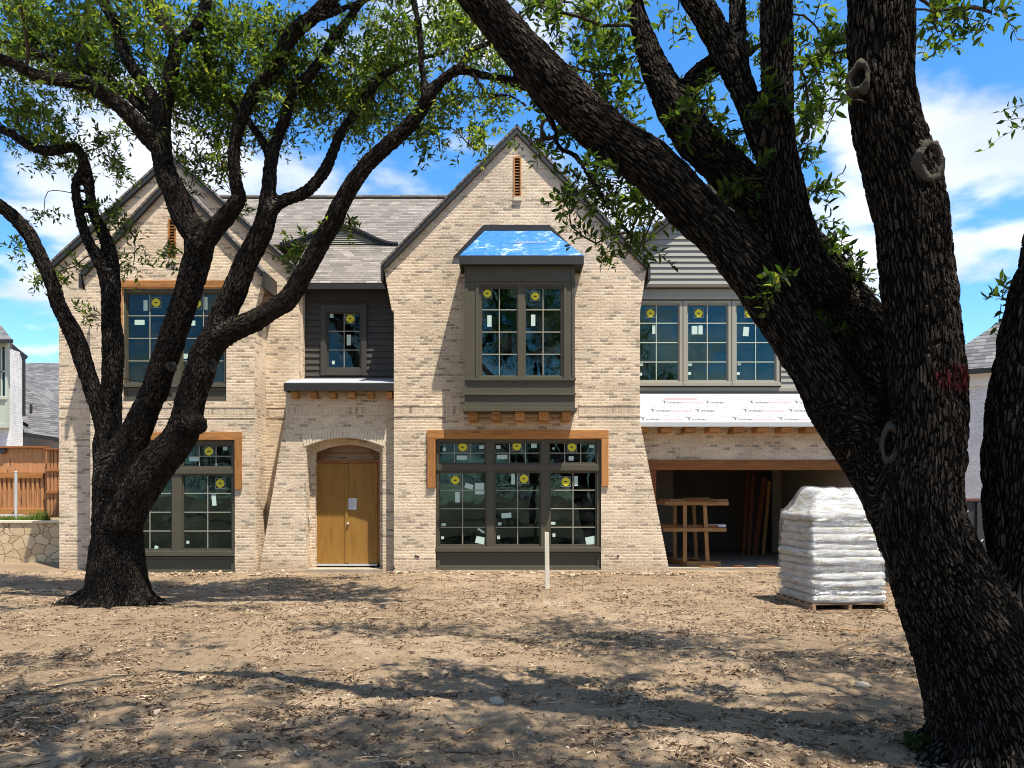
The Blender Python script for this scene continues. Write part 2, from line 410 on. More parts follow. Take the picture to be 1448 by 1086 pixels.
def bark_mat(name, paint=None, k=1.0):
    t = NT(name); v = t.n('Attribute', {'attribute_name': 'bark'}).outputs['Vector']
    wv = t.n('TexNoise', Vector=v, Scale=9, Detail=3).outputs[1]
    vv = t.n('VectorMath', {'operation': 'ADD'}, i0=v, i1=t.n('VectorMath', {'operation': 'SCALE'}, i0=wv, Scale=.055).outputs[0]).outputs[0]
    e = t.n('TexVoronoi', {'feature': 'DISTANCE_TO_EDGE'}, Vector=vv, Scale=46, Randomness=1.0).outputs[0]
    e2 = t.n('TexVoronoi', {'feature': 'DISTANCE_TO_EDGE'}, Vector=vv, Scale=95).outputs[0]
    pl = t.n('MapRange', {'interpolation_type': 'SMOOTHSTEP'}, Value=e, i1=.0, i2=.20).outputs[0]
    pl2 = t.n('MapRange', {'interpolation_type': 'SMOOTHSTEP'}, Value=e2, i1=.0, i2=.22).outputs[0]
    fine = t.noise(vv, 90, 5, .7)
    rg = t.noise(t.map(vv, (1, 1, .55)), 17, 5, .62, .9)
    rg = t.math('SUBTRACT', 1.0, t.math('MULTIPLY', t.math('ABSOLUTE', t.math('SUBTRACT', rg, .5)), 5.0))
    h = t.math('SUBTRACT', t.math('ADD', t.math('MULTIPLY', pl, .75), t.math('ADD', t.math('MULTIPLY', pl2, .30), t.math('MULTIPLY', fine, .55))), t.math('MULTIPLY', t.math('MAXIMUM', rg, 0.0), .55))
    c = t.ramp(t.math('MULTIPLY', h, .6), [(.05, (.003, .0025, .002)), (.40, (.026 * k, .020 * k, .015 * k)), (.72, (.076 * k, .062 * k, .048 * k))])
    c = t.mix(t.n('MapRange', Value=t.noise(v, 4, 4), i1=.45, i2=.7, i3=0., i4=.5).outputs[0], c, (.018, .014, .011))
    sp = t.n('MapRange', Value=t.noise(v, 55, 1), i1=.80, i2=.83).outputs[0]
    c = t.mix(t.math('MULTIPLY', sp, .5), c, (.16, .155, .13))
    if paint:
        x, y, z, r = paint
        o = t.n('NewGeometry').outputs['Position']
        dd = t.n('VectorMath', {'operation': 'LENGTH'}, i0=t.map(t.n('VectorMath', {'operation': 'SUBTRACT'}, i0=o, i1=(x, y, z)).outputs[0], (1, 1, 1.9))).outputs['Value']
        dd = t.math('ADD', dd, t.math('MULTIPLY', t.math('SUBTRACT', t.noise(o, 17, 4), .5), .28))
        pm = t.n('MapRange', Value=dd, i1=r * .75, i2=r, i3=1., i4=0.).outputs[0]
        pm = t.math('MULTIPLY', pm, t.n('MapRange', Value=t.math('ADD', fine, t.math('MULTIPLY', t.math('SUBTRACT', h, .5), .25)), i1=.36, i2=.54).outputs[0])
        c = t.mix(t.math('MULTIPLY', pm, .85), c, (.085, .006, .008))
    t.bsdf(c, .93, t.bump(h, .95, .028), .12)
    dsp = t.n('Displacement', Height=t.math('MULTIPLY', pl, 1.0), Midlevel=.6, Scale=.016)
    t.nt.links.new(dsp.outputs[0], t.out.inputs[2]); t.mat.displacement_method = 'BOTH'
    return t.mat

def membrane_mat(name, base, blot, blotcol, sc=(9, 26, 1)):
    t = NT(name); a = t.noise(t.uv(), 2.3, 6, .7, .5); b = t.noise(t.map(t.uv(), sc), 1.1, 6, .78, .8)
    c = t.mix(t.n('MapRange', Value=b, i1=blot, i2=blot + .1).outputs[0], base, blotcol)
    c = t.mix(t.math('MULTIPLY', a, .22), c, tuple(x * .7 for x in base))
    return t.bsdf(c, .5, t.bump(t.noise(t.map(t.uv(), (1.2, 6, 1)), 2.2, 4), .8, .05), .15)
M['white_under'] = membrane_mat('white roof underlayment', (.34, .34, .36), .58, (.22, .23, .27))
M['blue'] = membrane_mat('blue roof membrane', (.010, .135, .48), .54, (.36, .46, .56), (2.2, 5, 1))

def bag_mat():
    t = NT('white bag film'); v = t.obj()
    a = t.noise(t.map(v, (2.5, 2.5, 16)), 1.2, 5, .65, .6); b = t.noise(t.map(v, (5, 5, 5), rot=(0, .8, .4)), 1.6, 6, .7, 1.2)
    c = t.ramp(a, [(.3, (.30, .285, .25)), (.48, (.56, .56, .55)), (.8, (.68, .68, .69))])
    yl = t.n('MapRange', Value=t.noise(t.map(v, (2, 2, 9), loc=(3, 7, 1)), 1.7, 4), i1=.50, i2=.62).outputs[0]
    c = t.mix(t.math('MULTIPLY', yl, .65), c, (.33, .27, .11))
    pr = t.n('MapRange', Value=t.noise(t.map(v, (16, 16, 30)), 1.3, 3, .6), i1=.69, i2=.72).outputs[0]
    bnd = t.n('MapRange', Value=t.noise(t.map(v, (.6, .6, 7.1), loc=(0, 0, 5)), 1.2, 1), i1=.50, i2=.56).outputs[0]
    c = t.mix(t.math('MULTIPLY', t.math('MULTIPLY', pr, bnd), .8), c, (.07, .07, .08))
    w2 = t.noise(t.map(v, (9, 9, 24), rot=(.3, .5, .2)), 1.4, 5, .7, 1.5)
    h = t.math('ADD', t.math('ADD', b, t.math('MULTIPLY', a, .6)), t.math('MULTIPLY', w2, .45))
    return t.bsdf(c, .32, t.bump(h, 1.0, .07), .45)
M['bag'] = bag_mat()
def film_mat():
    t = NT('clear stretch film'); v = t.obj()
    w = t.noise(t.map(v, (3, 3, 7), rot=(.5, .7, .3)), 1.7, 6, .7, 1.6); nr = t.bump(w, 1.0, .05)
    tr = t.n('BsdfTransparent', Color=(.97, .97, .97, 1)); g = t.n('BsdfGlossy', Color=(1, 1, 1, 1), Roughness=.18, Normal=nr); d = t.n('BsdfDiffuse', Color=(.55, .56, .58, 1), Normal=nr)
    k = t.n('MapRange', Value=w, i1=.46, i2=.78, i3=.02, i4=.38).outputs[0]
    m = t.n('MixShader', Fac=k, i1=tr.outputs[0], i2=d.outputs[0])
    m2 = t.n('MixShader', Fac=.13, i1=m.outputs[0], i2=g.outputs[0])
    t.nt.links.new(m2.outputs[0], t.out.inputs[0]); return t.mat
M['film'] = film_mat()
M['steel'] = paint_mat('black painted steel', (.012, .013, .016), .5, .10)
CLOUD_OFF = (0.0, 0.0, 0.0); CLOUD_SC = 1.5; EXPO = 1.2
# ================================================================== SETTING: ground
def build_ground():
    ys = np.concatenate([np.array([-300, -120, -60, -30, -15, -8, -4, -1, 1.5, 3]), np.geomspace(3.6, 21, 420), np.linspace(21.2, 30, 40), np.array([34, 40, 60, 120, 300, 700])])
    xs = np.concatenate([[-600, -250, -120, -60, -35, -24], np.linspace(-18, -9, 90), np.linspace(-8.96, 8.96, 420), np.linspace(9, 18, 90), [24, 35, 60, 120, 250, 600]])
    X, Y = np.meshgrid(xs, ys)
    Z = ground_z(X, Y) + .012 * fbm(X * 6.5, Y * 6.5, 0, 3, 21) * (Y < 20) * np.exp(-((Y - 8) / 16) ** 2)
    Z += .020 * fbm(X * 3.6, Y * 3.6, 0, 3, 55) * (Y < 20) * np.exp(-((Y - 8) / 12) ** 2)
    Z += .020 * np.abs(fbm(X * 14, Y * 14, 0, 2, 71)) * (Y < 20) * np.exp(-((Y - 6) / 9) ** 2)
    Z += .05 * np.exp(-((Y - 18.35) / .35) ** 2) * (fbm(X * 1.4, Y * 2, 0, 3, 33) * .6 + .3) * (X < 2.6)
    far = (Y < 1) | (Y > 22) | (abs(X) > 20)
    Z = np.where(far, -.03, Z)
    V = np.stack([X, Y, Z], -1).reshape(-1, 3)
    nx, ny = len(xs), len(ys)
    i = np.arange((nx - 1) * (ny - 1)); r = i // (nx - 1); c = i % (nx - 1); a = r * nx + c
    Fc = np.stack([a, a + 1, a + nx + 1, a + nx], 1)
    me = bpy.data.meshes.new('ground'); me.vertices.add(len(V)); me.vertices.foreach_set('co', V.ravel())
    me.loops.add(Fc.size); me.loops.foreach_set('vertex_index', Fc.ravel().astype(np.int32))
    me.polygons.add(len(Fc)); me.polygons.foreach_set('loop_start', np.arange(0, Fc.size, 4, dtype=np.int32)); me.polygons.foreach_set('loop_total', np.full(len(Fc), 4, np.int32))
    me.polygons.foreach_set('use_smooth', [True] * len(Fc)); me.update(); me.validate()
    me.materials.append(M['dirt'])
    o = bpy.data.objects.new('ground', me); COL.objects.link(o); o['kind'] = 'structure'
build_ground()

# ================================================================== THE HOUSE
YA, YL1, YB, YL2, YD, YG, YGU = 18.8, 18.9, 19.05, 19.8, 20.3, 19.7, 20.6
YBACK = 27.0
house = thing('house', (0, 18.8, 0), 'tan brick house under construction with steep gables, a blue topped bay and an open garage', 'house')
CRS = .0762
def stepped(p, q):
    """brick stepped edge from p to q, (x,z) points"""
    (x0, z0), (x1, z1) = p, q; n = max(2, int(round(abs(z1 - z0) / CRS))); out = []
    for i in range(n):
        t = (i + .5) / n; x = x0 + (x1 - x0) * t
        za = z0 + (z1 - z0) * i / n; zb = z0 + (z1 - z0) * (i + 1) / n
        out += [(x, za), (x, zb)]
    return out
def px(pts, d): return [(WX(x, d), WZ(y, d)) for x, y in pts]
def rect(x0, y0, x1, y1, d): return px([(x0, y0), (x1, y0), (x1, y1), (x0, y1)], d)
GB = -.15
def low(x, d): return (WX(x, d), GB)

# --- main right gable
d = YA
A_out = [low(557, d)] + [low(947, d)] + [(WX(947, d), 0)] + stepped((WX(947, d), .0), (WX(906, d), WZ(602, d))) + px([(905, 600), (905, 441)], d) \
    + stepped((WX(905, d), WZ(440, d)), (WX(915, d), WZ(376, d))) + px([(914, 372), (731, 190), (543, 372)], d) \
    + stepped((WX(542, d), WZ(376, d)), (WX(554, d), WZ(438, d))) + px([(557, 440)], d)
mb = MB(); mb.plate([A_out, rect(616, 621, 850, 806, d), rect(727, 223, 736, 284, d), rect(664, 400, 806, 560, d)], d, d + .3)
mb.box(WX(905, d) - .25, WX(905, d), d + .3, YBACK, 0, WZ(372, d)); mb.box(WX(557, d), WX(557, d) + .25, d + .3, YBACK, 0, WZ(372, d))
mb.build('brick_wall', M['brick'], house)
# --- front left gable (projecting) and the wall behind it
d = YL1
o = [low(128, d), low(360, d)] + px([(360, 440)], d) + stepped((WX(360, d), WZ(440, d)), (WX(372, d), WZ(392, d))) + px([(372, 384), (245, 254), (117, 384)], d) \
    + stepped((WX(117, d), WZ(392, d)), (WX(128, d), WZ(440, d)))
mb = MB(); mb.plate([o, rect(168, 622, 332, 811, d), rect(174, 408, 320, 567, d), rect(239, 310, 248, 368, d)], d, d + .3)
mb.box(WX(360, d) - .25, WX(360, d), d + .3, YL2 + .02, GB, WZ(440, d)); mb.box(WX(128, d), WX(128, d) + .25, d + .3, YL2 + .02, GB, WZ(440, d))
mb.build('brick_wall', M['brick'], house)
d = YL2
o = [low(84, d), low(424, d)] + px([(422, 440)], d) + stepped((WX(421, d), WZ(438, d)), (WX(413, d), WZ(380, d))) + px([(412, 372), (243, 226), (76, 372)], d) \
    + stepped((WX(76, d), WZ(376, d)), (WX(83, d), WZ(400, d))) + px([(83, 402)], d)
mb = MB(); mb.plate([o, rect(150, 440, 345, 800, d)], d, d + .25)
mb.box(WX(84, d), WX(84, d) + .25, d + .25, YBACK, GB, WZ(372, d)); mb.box(WX(424, d) - .25, WX(424, d), d + .25, YBACK, WZ(560, d), WZ(372, d))
mb.build('brick_wall', M['brick'], house)
# --- entry block with arched porch
d = YB
def arch(x0, x1, ys, yc, yb, n=16):
    pts = [(x0, yb), (x0, ys)]
    for i in range(1, n): 
        t = i / n; pts.append((x0 + (x1 - x0) * t, ys - (ys - yc) * (1 - (2 * t - 1) ** 2)))
    return pts + [(x1, ys), (x1, yb)]
o = [low(366, d), low(557, d)] + px([(557, 545), (404, 545), (404, 592)], d) + stepped((WX(403, d), WZ(594, d)), (WX(366, d), WZ(812, d)))
mb = MB(); mb.plate([o, px(arch(433, 541, 632, 619, 806), d)], d, d + .36)
d2 = d + .36
mb.plate([[low(404, d2), low(556, d2)] + px([(556, 600), (404, 600)], d2), px(arch(446, 537, 640, 629, 803), d2)], d2 + .003, d2 + .2)
mb.box(WX(404, d), WX(404, d) + .25, d2 + .2, YD, GB, WZ(545, d))
mb.build('brick_wall', M['brick'], house)
# soldier arch over the porch: wedge bricks
mb = MB(); n = 27
for i in range(n):
    t0, t1 = (i + .06) / n, (i + .94) / n
    def pt(t, up):
        x = 430 + (544 - 430) * t; y = 632 - 13 * (1 - (2 * t - 1) ** 2)
        ang = (2 * t - 1) * .22
        return (WX(x + math.sin(ang) * up, d), WZ(y - math.cos(ang) * up, d))
    L = [pt(t0, 0), pt(t1, 0), pt(t1, 15.5), pt(t0, 15.5)]
    mb.plate([L], d - .012 - .004 * random.random(), d + .05)
mb.build('brick_arch', brick_mat('pale arch brick', [(0, (.82, .70, .53)), (1, (.70, .56, .41))], (.80, .69, .52), .5, 1.0, .9, dark=0), house, bevel=.004)
# --- garage wall
d = YG
o = px([(890, 655), (890, 596), (1250, 596)], d) + [(WX(1250, d), GB)] + px([(1218, 812), (1218, 652)], d)
o = [(WX(1250, d), GB), (WX(1250, d), WZ(596, d)), (WX(880, d), WZ(596, d)), (WX(880, d), WZ(652, d)), (WX(1215, d), WZ(652, d)), (WX(1215, d), GB)]
mb = MB(); mb.plate([o], d, d + .3); mb.box(WX(1250, d) - .25, WX(1250, d), d + .3, YBACK, GB, WZ(596, d))
mb.build('brick_wall', M['brick'], house)
# --- soldier bands: a projecting course over a row of upright bricks
def band(xa, xb, d, y0=570.5, y1=574.5, y2=587):
    mb = MB(); m2 = MB(); m2.box(WX(xa, d), WX(xb, d), d - .016, d + .02, WZ(y1, d), WZ(y0, d))
    mb.box(WX(xa, d) + .004, WX(xb, d) - .004, d - .007, d + .02, WZ(y2, d), WZ(y1, d) - .001)
    m3 = MB(); m3.box(WX(xa, d), WX(xb, d), d - .011, d + .02, WZ(y2 + 2.2, d), WZ(y2, d) - .001)
    s_ = mb.build('soldier_course', M['soldier'], house); m2.build('brick_ledge', M['brick'], s_); m3.build('brick_ledge', M['brick'], s_)
band(557, 653, YA); band(818, 905.5, YA); band(128, 360.5, YL1, 573, 577, 589); band(84, 127, YL2, 573, 577, 589); band(361.5, 403, YL2, 573, 577, 589); band(404, 556, YB, 568, 572, 585)
# --- siding, real lapped boards
def siding(name, mat, d, z0, z1, xl, xr, holes=(), lap=.15, trim=0):
    mb = MB(); z = z0
    while z < z1 - .01:
        za, zb = z, min(z + lap, z1)
        segs = [(None, None)]
        for (hx0, hx1, hz0, hz1) in holes:
            if hz0 < zb - .02 and hz1 > za + .02:
                ns = []
                for a, b in segs: ns += [(a, hx0), (hx1, b)]
                segs = ns
        for a, b in segs:
            xa0, xa1 = (xl(za), xl(zb)) if a is None else (a, a)
            xb0, xb1 = (xr(za), xr(zb)) if b is None else (b, b)
            if xb0 - xa0 < .01: continue
            if xb1 < xa1: xb1 = xa1 = (xb1 + xa1) / 2
            yb, yt, yk = d - .034, d - .002, d + .05
            v = [(xa0, yb, za), (xb0, yb, za), (xb1, yt, zb), (xa1, yt, zb), (xa0, yk, za), (xb0, yk, za), (xb1, yk, zb), (xa1, yk, zb)]
            mb.add(v, [(0, 1, 2, 3), (4, 5, 1, 0), (0, 3, 7, 4), (1, 5, 6, 2), (5, 4, 7, 6), (3, 2, 6, 7)])
        z += lap
    return mb.build(name, mat, house)
d = YD
siding('lap_siding', M['darksiding'], d, WZ(541, d), WZ(398, d), lambda z: WX(418, d), lambda z: WX(560, d), [(WX(459, d), WX(513, d), WZ(529, d), WZ(434, d))], lap=.165)
d = YGU
zE, zAp = WZ(417, d), WZ(246, d)
def gx(z, s):
    t = min(1, max(0, (z - zE) / (zAp - zE))); half = (WX(1233, d) - WX(1022, d)) * (1 - t) - .02
    return WX(1022, d) + s * min(half, WX(1208, d) - WX(1022, d))
siding('lap_siding', M['sage'], d, WZ(410, d), zAp - .03, lambda z: gx(z, -1), lambda z: gx(z, 1))
siding('lap_siding', M['sage'], d, WZ(556, d), WZ(425, d), lambda z: WX(850, d), lambda z: WX(1208, d), [(WX(893, d), WX(1104, d), WZ(543, d), WZ(424, d))])
mb = MB()
mb.box(WX(850, d), WX(1208, d), d - .055, d + .05, WZ(424, d), WZ(412.5, d)); mb.box(WX(850, d), WX(1208, d), d - .062, d - .02, WZ(412.4, d), WZ(410, d)); mb.box(WX(850, d), WX(1208, d), d - .09, d - .03, WZ(424, d) - .001, WZ(420, d))
mb.box(WX(850, d), WX(1208, d), d - .04, d + .05, WZ(556.5, d), WZ(548, d))
mb.box(WX(1200, d), WX(1210, d), d - .035, d + .04, WZ(548, d) + .002, WZ(425, d)); mb.box(WX(1208, d) - .2, WX(1208, d), d + .06, YBACK, 2, WZ(417, d))
mb.build('trim_board', M['sageframe'], house, bevel=.004)

# --- roofs
def slab(mb, a, b, c, e, th=.10, m=0):
    """roof plane a,b (eave) c,e (ridge) with thickness downwards"""
    a, b, c, e = map(Vector, (a, b, c, e)); n = (b - a).cross(e - a).normalized()
    if n.z < 0: n = -n
    mb.prism([a, b, c, e], -n * th, m)
def uvroof(o, along, up):
    me = o.data; uv = me.uv_layers[0].data
    A, U = Vector(along).normalized(), Vector(up).normalized()
    for l in me.loops:
        p = me.vertices[l.vertex_index].co; uv[l.index].uv = (p.dot(A), p.dot(U))
def gable_roof(yf, yb, xl, xr, ye, xa, ya, dd, over=.10):
    """front gable given by its picture outline at depth dd; ridge runs back"""
    E1, E2, R = P(xl, ye, dd), P(xr, ye, dd), P(xa, ya, dd)
    roof = None
    for E in (E1, E2):
        mb = MB(); ev = Vector((0, 1, 0))
        a = Vector((E.x, yf - over, E.z)); b = Vector((E.x, yb, E.z)); c = Vector((R.x, yb, R.z)); e = Vector((R.x, yf - over, R.z))
        slab(mb, a, b, c, e, .05)
        o = mb.build('roof', M['shingle'], house); uvroof(o, (0, 1, 0), (R - E))
        # barge board under the roof edge
        m2 = MB(); s = (R - E).normalized(); n = Vector((-s.z, 0, s.x)); n = n if n.z < 0 else -n
        L = [E + n * .052, R + n * .052, Vector((R.x, dd, R.z + (n.z * .052 + (-.15 - .052 * -n.z) if False else n.z * .20))), E + n * .20]
        L = [E + n * .053, R + Vector((0, 0, -.053 / abs(n.z))), R + Vector((0, 0, -.160 / abs(n.z))), E + n * .160]
        m2.prism([(p.x, yf - over + .012, p.z) for p in L], (0, over - .016, 0))
        m2.build('barge_board', M['fascia'], o, bevel=.004)
        m3 = MB(); k = 1 if E.x > R.x else -1        # side eave fascia seen end on
        m3.box(min(E.x, E.x - k * .06), max(E.x, E.x - k * .06), yf - over + .01, yb, E.z - .40, E.z - .045)
        m3.build('eave_fascia', M['black'], o)
gable_roof(YA, YBACK, 539, 919, 374, 731, 178, YA)
gable_roof(YL1, YL2 + .4, 114, 376, 385, 245, 245, YL1)
gable_roof(YL2, YBACK, 70, 417, 374, 243, 216, YL2)
gable_roof(YGU, YBACK, 811, 1233, 416, 1022, 244, YGU, .22)
# main roof with its eave over the dark siding
S = .8; ye0, ze0 = 19.9, WZ(400, 19.9)
def on_roof(y): return ze0 + (y - ye0) * S
yr = 25.25; zr = on_roof(yr)
mb = MB(); slab(mb, (WX(405, 19.9), ye0, ze0), (WX(562, 19.9), ye0, ze0), (WX(562, 19.9), YBACK - 5, on_roof(YBACK - 5)), (WX(405, 19.9), YBACK - 5, on_roof(YBACK - 5)), .05)
xL, xR = WX(300, yr), WX(700, yr)
slab(mb, (xL, YBACK - 5, on_roof(YBACK - 5)), (xR, YBACK - 5, on_roof(YBACK - 5)), (xR, yr, zr), (xL, yr, zr), .05)
slab(mb, (xR, 2 * yr - 20, on_roof(20)), (xL, 2 * yr - 20, on_roof(20)), (xL, yr, zr), (xR, yr, zr), .05)
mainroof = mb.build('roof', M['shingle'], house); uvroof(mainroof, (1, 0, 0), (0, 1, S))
mb = MB(); mb.box(xL, xR, yr - .14, yr + .14, zr - .05, zr + .03); mb.build('ridge_cap', M['shingle'], mainroof)
mb = MB(); mb.box(WX(424, YD), WX(557, YD), ye0 - .02, ye0 + .05, ze0 - .16, ze0 - .02); mb.box(WX(424, YD), WX(557, YD), ye0 + .052, YD + .02, ze0 - .15, ze0 - .11)
mb.build('eave_fascia', M['fascia'], mainroof)
# low roof between the main gable and the garage gable
yr2 = 25.2; z2 = WZ(327, yr2); mb = MB()
slab(mb, (1.5, 20.9, z2 - 4.3 * .8), (9.5, 20.9, z2 - 4.3 * .8), (9.5, yr2, z2), (1.5, yr2, z2), .05); slab(mb, (9.5, 2 * yr2 - 20.9, z2 - 4.3 * .8), (1.5, 2 * yr2 - 20.9, z2 - 4.3 * .8), (1.5, yr2, z2), (9.5, yr2, z2), .05)
o = mb.build('roof', M['shingle'], house); uvroof(o, (1, 0, 0), (0, 1, S))
# eyebrow vent dormer
ys = (1.9 + (HY - 346) / F * 0 - 1.9 + 0)
yE = (ze0 - ye0 * S - EYE) / ((HY - 346) / F - S)
zE0 = on_roof(yE); xc = WX(480, yE); hw = 1.68; hh = .50
def bell(t): return hh * (.5 + .5 * math.cos(math.pi * t)) if abs(t) < 1 else 0
n = 28; ts = [-1 + 2 * i / n for i in range(n + 1)]
mb = MB(); yf = yE - .10
v = []; 
for t in ts:
    z = zE0 + .035 + bell(t) * 1.04; v += [(xc + t * hw, yf, z), (xc + t * hw, yE + (z - zE0) / S + .03, z)]
mb.add(v, [(2 * i, 2 * i + 2, 2 * i + 3, 2 * i + 1) for i in range(n)])
eb = mb.build('eyebrow_dormer', M['shingle'], house); uvroof(eb, (1, 0, .2), (0, 1, 0))
mb = MB(); m2 = MB()
for i in range(n):
    a, b = ts[i], ts[i + 1]
    za, zb = zE0 + .03 + bell(a) * 1.04, zE0 + .03 + bell(b) * 1.04
    mb.add([(xc + a * hw, yf - .01, za - .055), (xc + b * hw, yf - .01, zb - .055), (xc + b * hw, yf - .01, zb + .01), (xc + a * hw, yf - .01, za + .01), (xc + a * hw, yE + .05, za - .055), (xc + b * hw, yE + .05, zb - .055)], [(0, 1, 2, 3), (0, 4, 5, 1)])
    if abs(a) < .86 and abs(b) < .86:
        m2.add([(xc + a * hw, yf + .02, za - .15), (xc + b * hw, yf + .02, zb - .15), (xc + b * hw, yf + .02, zb - .055), (xc + a * hw, yf + .02, za - .055)], [(0, 1, 2, 3)])
mb.build('drip_edge', M['black'], eb); m2.build('dormer_trim', M['fascia'], eb)
mb = MB(); k = 0; z = zE0 + .01
while z < zE0 + hh * .93:
    zt = z + .058; lim = [t for t in ts if bell(t) * 1.04 > zt - zE0 + .02]
    if len(lim) > 1:
        a, b = xc + lim[0] * hw, xc + lim[-1] * hw
        mb.add([(a, yE - .05, z), (b, yE - .05, z), (b, yE - .005, zt), (a, yE - .005, zt), (a, yE, z), (b, yE, z)], [(0, 1, 2, 3), (0, 4, 5, 1)])
    z += .060
mb.build('louvre', M['sageframe'], eb)
# porch canopy
d = YB - .30
mb = MB(); slab(mb, (WX(402, d), d, WZ(541, d)), (WX(557, d), d, WZ(541, d)), (WX(560, YD), YD, WZ(535, YD)), (WX(415, YD), YD, WZ(535, YD)), .03)
can = mb.build('porch_canopy', M['white_under'], house)
mb = MB(); mb.box(WX(401.5, d), WX(556.5, d), d - .03, d + .03, WZ(553, d), WZ(542, d)); mb.box(WX(401.5, d), WX(401.5, d) + .06, d + .031, YD, WZ(553, d), WZ(543, d)); mb.box(WX(402, d) + .07, WX(556, d), d + .031, YD - .03, WZ(549, d), WZ(547, d))
mb.build('fascia', M['fascia'], can, bevel=.005)
for x in (415, 442, 469, 496, 523, 549):
    mb = MB(); mb.box(WX(x - 4.5, d), WX(x + 4.5, d), d + .05, YB + .02, WZ(562, d), WZ(553.5, d)); mb.build('rafter_tail', M['cedar'], can, bevel=.006)
mb = MB(); mb.box(WX(418, YD), WX(560, YD), YD - .08, YD + .02, WZ(541, YD), WZ(534, YD)); mb.build('flashing', M['black'], can)
# garage pent roof with white underlayment
d = YG - .55
E0, E1 = P(893, 597, d), P(1262, 597, d); T0, T1 = P(880, 555, YGU - .03), P(1225, 555, YGU - .03)
mb = MB(); slab(mb, E0, E1, (E1.x, T1.y, T1.z), (E0.x, T0.y, T0.z), .03)
pent = mb.build('garage_pent_roof', M['white_under'], house)
pu = (Vector((E0.x, T0.y, T0.z)) - E0); uvroof(pent, (1, 0, 0), pu)
mb = MB(); mb.box(E0.x, E1.x, d - .03, d + .02, WZ(603.5, d), WZ(597.6, d)); mb.box(E0.x, E1.x, d + .021, YG + .02, WZ(603, d), WZ(601.5, d)); mb.build('fascia', M['galv'], pent, bevel=.004)
for i in range(11):
    x = 901 + i * 34.0
    mb = MB(); mb.box(WX(x, d + .08), WX(x + 16, d + .08), d + .06, YG + .02, WZ(610.5, d), WZ(603.6, d)); mb.build('rafter_tail', M['cedar'], pent, bevel=.006)
mb = MB(); mb.box(WX(885, YGU), WX(1210, YGU), YGU - .10, YGU + .02, WZ(557.5, YGU) , WZ(554, YGU)); mb.build('flashing', M['black'], pent)
# printing on the underlayment
def lettering(s, mat, size, Mx, parent, bold=0):
    cu = bpy.data.curves.new('lettering', 'FONT'); cu.body = s; cu.size = size; cu.offset = bold
    tmp = bpy.data.objects.new('lettering', cu); COL.objects.link(tmp); bpy.context.view_layer.update()
    me = bpy.data.meshes.new_from_object(tmp.evaluated_get(bpy.context.evaluated_depsgraph_get()))
    bpy.data.objects.remove(tmp); bpy.data.curves.remove(cu)
    me.transform(Mx); me.materials.clear(); me.materials.append(mat); return me
def merged(name, meshes, parent):
    bm = bmesh.new(); mats = []
    for me in meshes:
        mt = me.materials[0]
        if mt not in mats: mats.append(mt)
        n0 = len(bm.faces); bm.from_mesh(me); bm.faces.ensure_lookup_table()
        for f in bm.faces[n0:]: f.material_index = mats.index(mt)
        bpy.data.meshes.remove(me)
    me = bpy.data.meshes.new(name); bm.to_mesh(me); bm.free()
    for mt in mats: me.materials.append(mt)
    top = parent
    while top.parent is not None: top = top.parent
    me.transform(Matrix.Translation(-base_of(top)))
    o = bpy.data.objects.new(name, me); COL.objects.link(o); o.parent = parent; return o
up = pu.normalized(); nrm = Vector((1, 0, 0)).cross(up)
def onpent(x, v, off=.004):
    o = Vector((x, E0.y, E0.z)) + up * v + nrm * off
    return Matrix(((1, up.x, nrm.x, o.x), (0, up.y, nrm.y, o.y), (0, up.z, nrm.z, o.z), (0, 0, 0, 1)))
ms = []; L = pu.length
for r in range(4):
    for k in range(7):
        x = WX(905, d) + k * 1.18 + r * .34 + random.uniform(-.05, .05); v = .10 + r * L / 3.6
        if v > L - .2 or x + 1.5 > E1.x: continue
        ms.append(lettering('T', M['ink'], .22, onpent(x, v), pent, .005)); ms.append(lettering('imber', M['ink'], .16, onpent(x + .13, v), pent, .001)); (random.random() < .6) and ms.append(lettering('mountain', M['inkred'], .16, onpent(x + .48, v), pent, 0))
        q = MB(); 
        me = bpy.data.meshes.new('peak'); pts = [(-.05, .23), (.45, .35), (1.05, .22), (1.05, .185), (.45, .31), (-.05, .19)]
        me.from_pydata([(a, b, 0) for a, b in pts], [], [(0, 5, 4, 1), (1, 4, 3, 2)]); me.transform(onpent(x, v)); me.materials.append(M['inkgrey']); ms.append(me)
me = bpy.data.meshes.new('line'); me.from_pydata([(0, 0, 0), (.85, 0, 0), (.85, .06, 0), (0, .06, 0)], [], [(0, 1, 2, 3)]); me.transform(onpent(WX(952, d), L - .42, .006)); me.materials.append(M['inkred']); ms.append(me)
merged('lettering', ms, pent)

# --- windows
def sticker(parent, x, z, y, r=.105):
    mb = MB(); mb.box(x - r * 1.18, x + r * 1.18, y - .002, y, z - r * 1.18, z + r * 1.18, 0)
    mb.box(x - r * 1.08, x + r * 1.08, y - .0035, y - .0022, z - r * 1.08, z + r * 1.08, 1)
    n = 20; mb.prism([(x + r * math.cos(2 * math.pi * i / n), y - .0055, z + r * math.sin(2 * math.pi * i / n)) for i in range(n)], (0, .0018, 0), 2)
    mb.prism([(x + r * .42 * math.cos(a) - .005, y - .0072, z + r * .16 * math.sin(a)) for a in [2 * math.pi * i / 8 for i in range(8)]], (0, .0012, 0), 1)
    mb.build('sticker', [M['stickeredge'], M['stickerblack'], M['yellow']], parent)
def paperlab(parent, x0, z0, x1, z1, y, rot=0, mat='label'):
    c = Vector(((x0 + x1) / 2, y - .002, (z0 + z1) / 2))
    mb = MB(); mb.obox(c, (x1 - x0, .0015, z1 - z0), (0, rot, 0)); mb.build('paper_label', M[mat], parent)
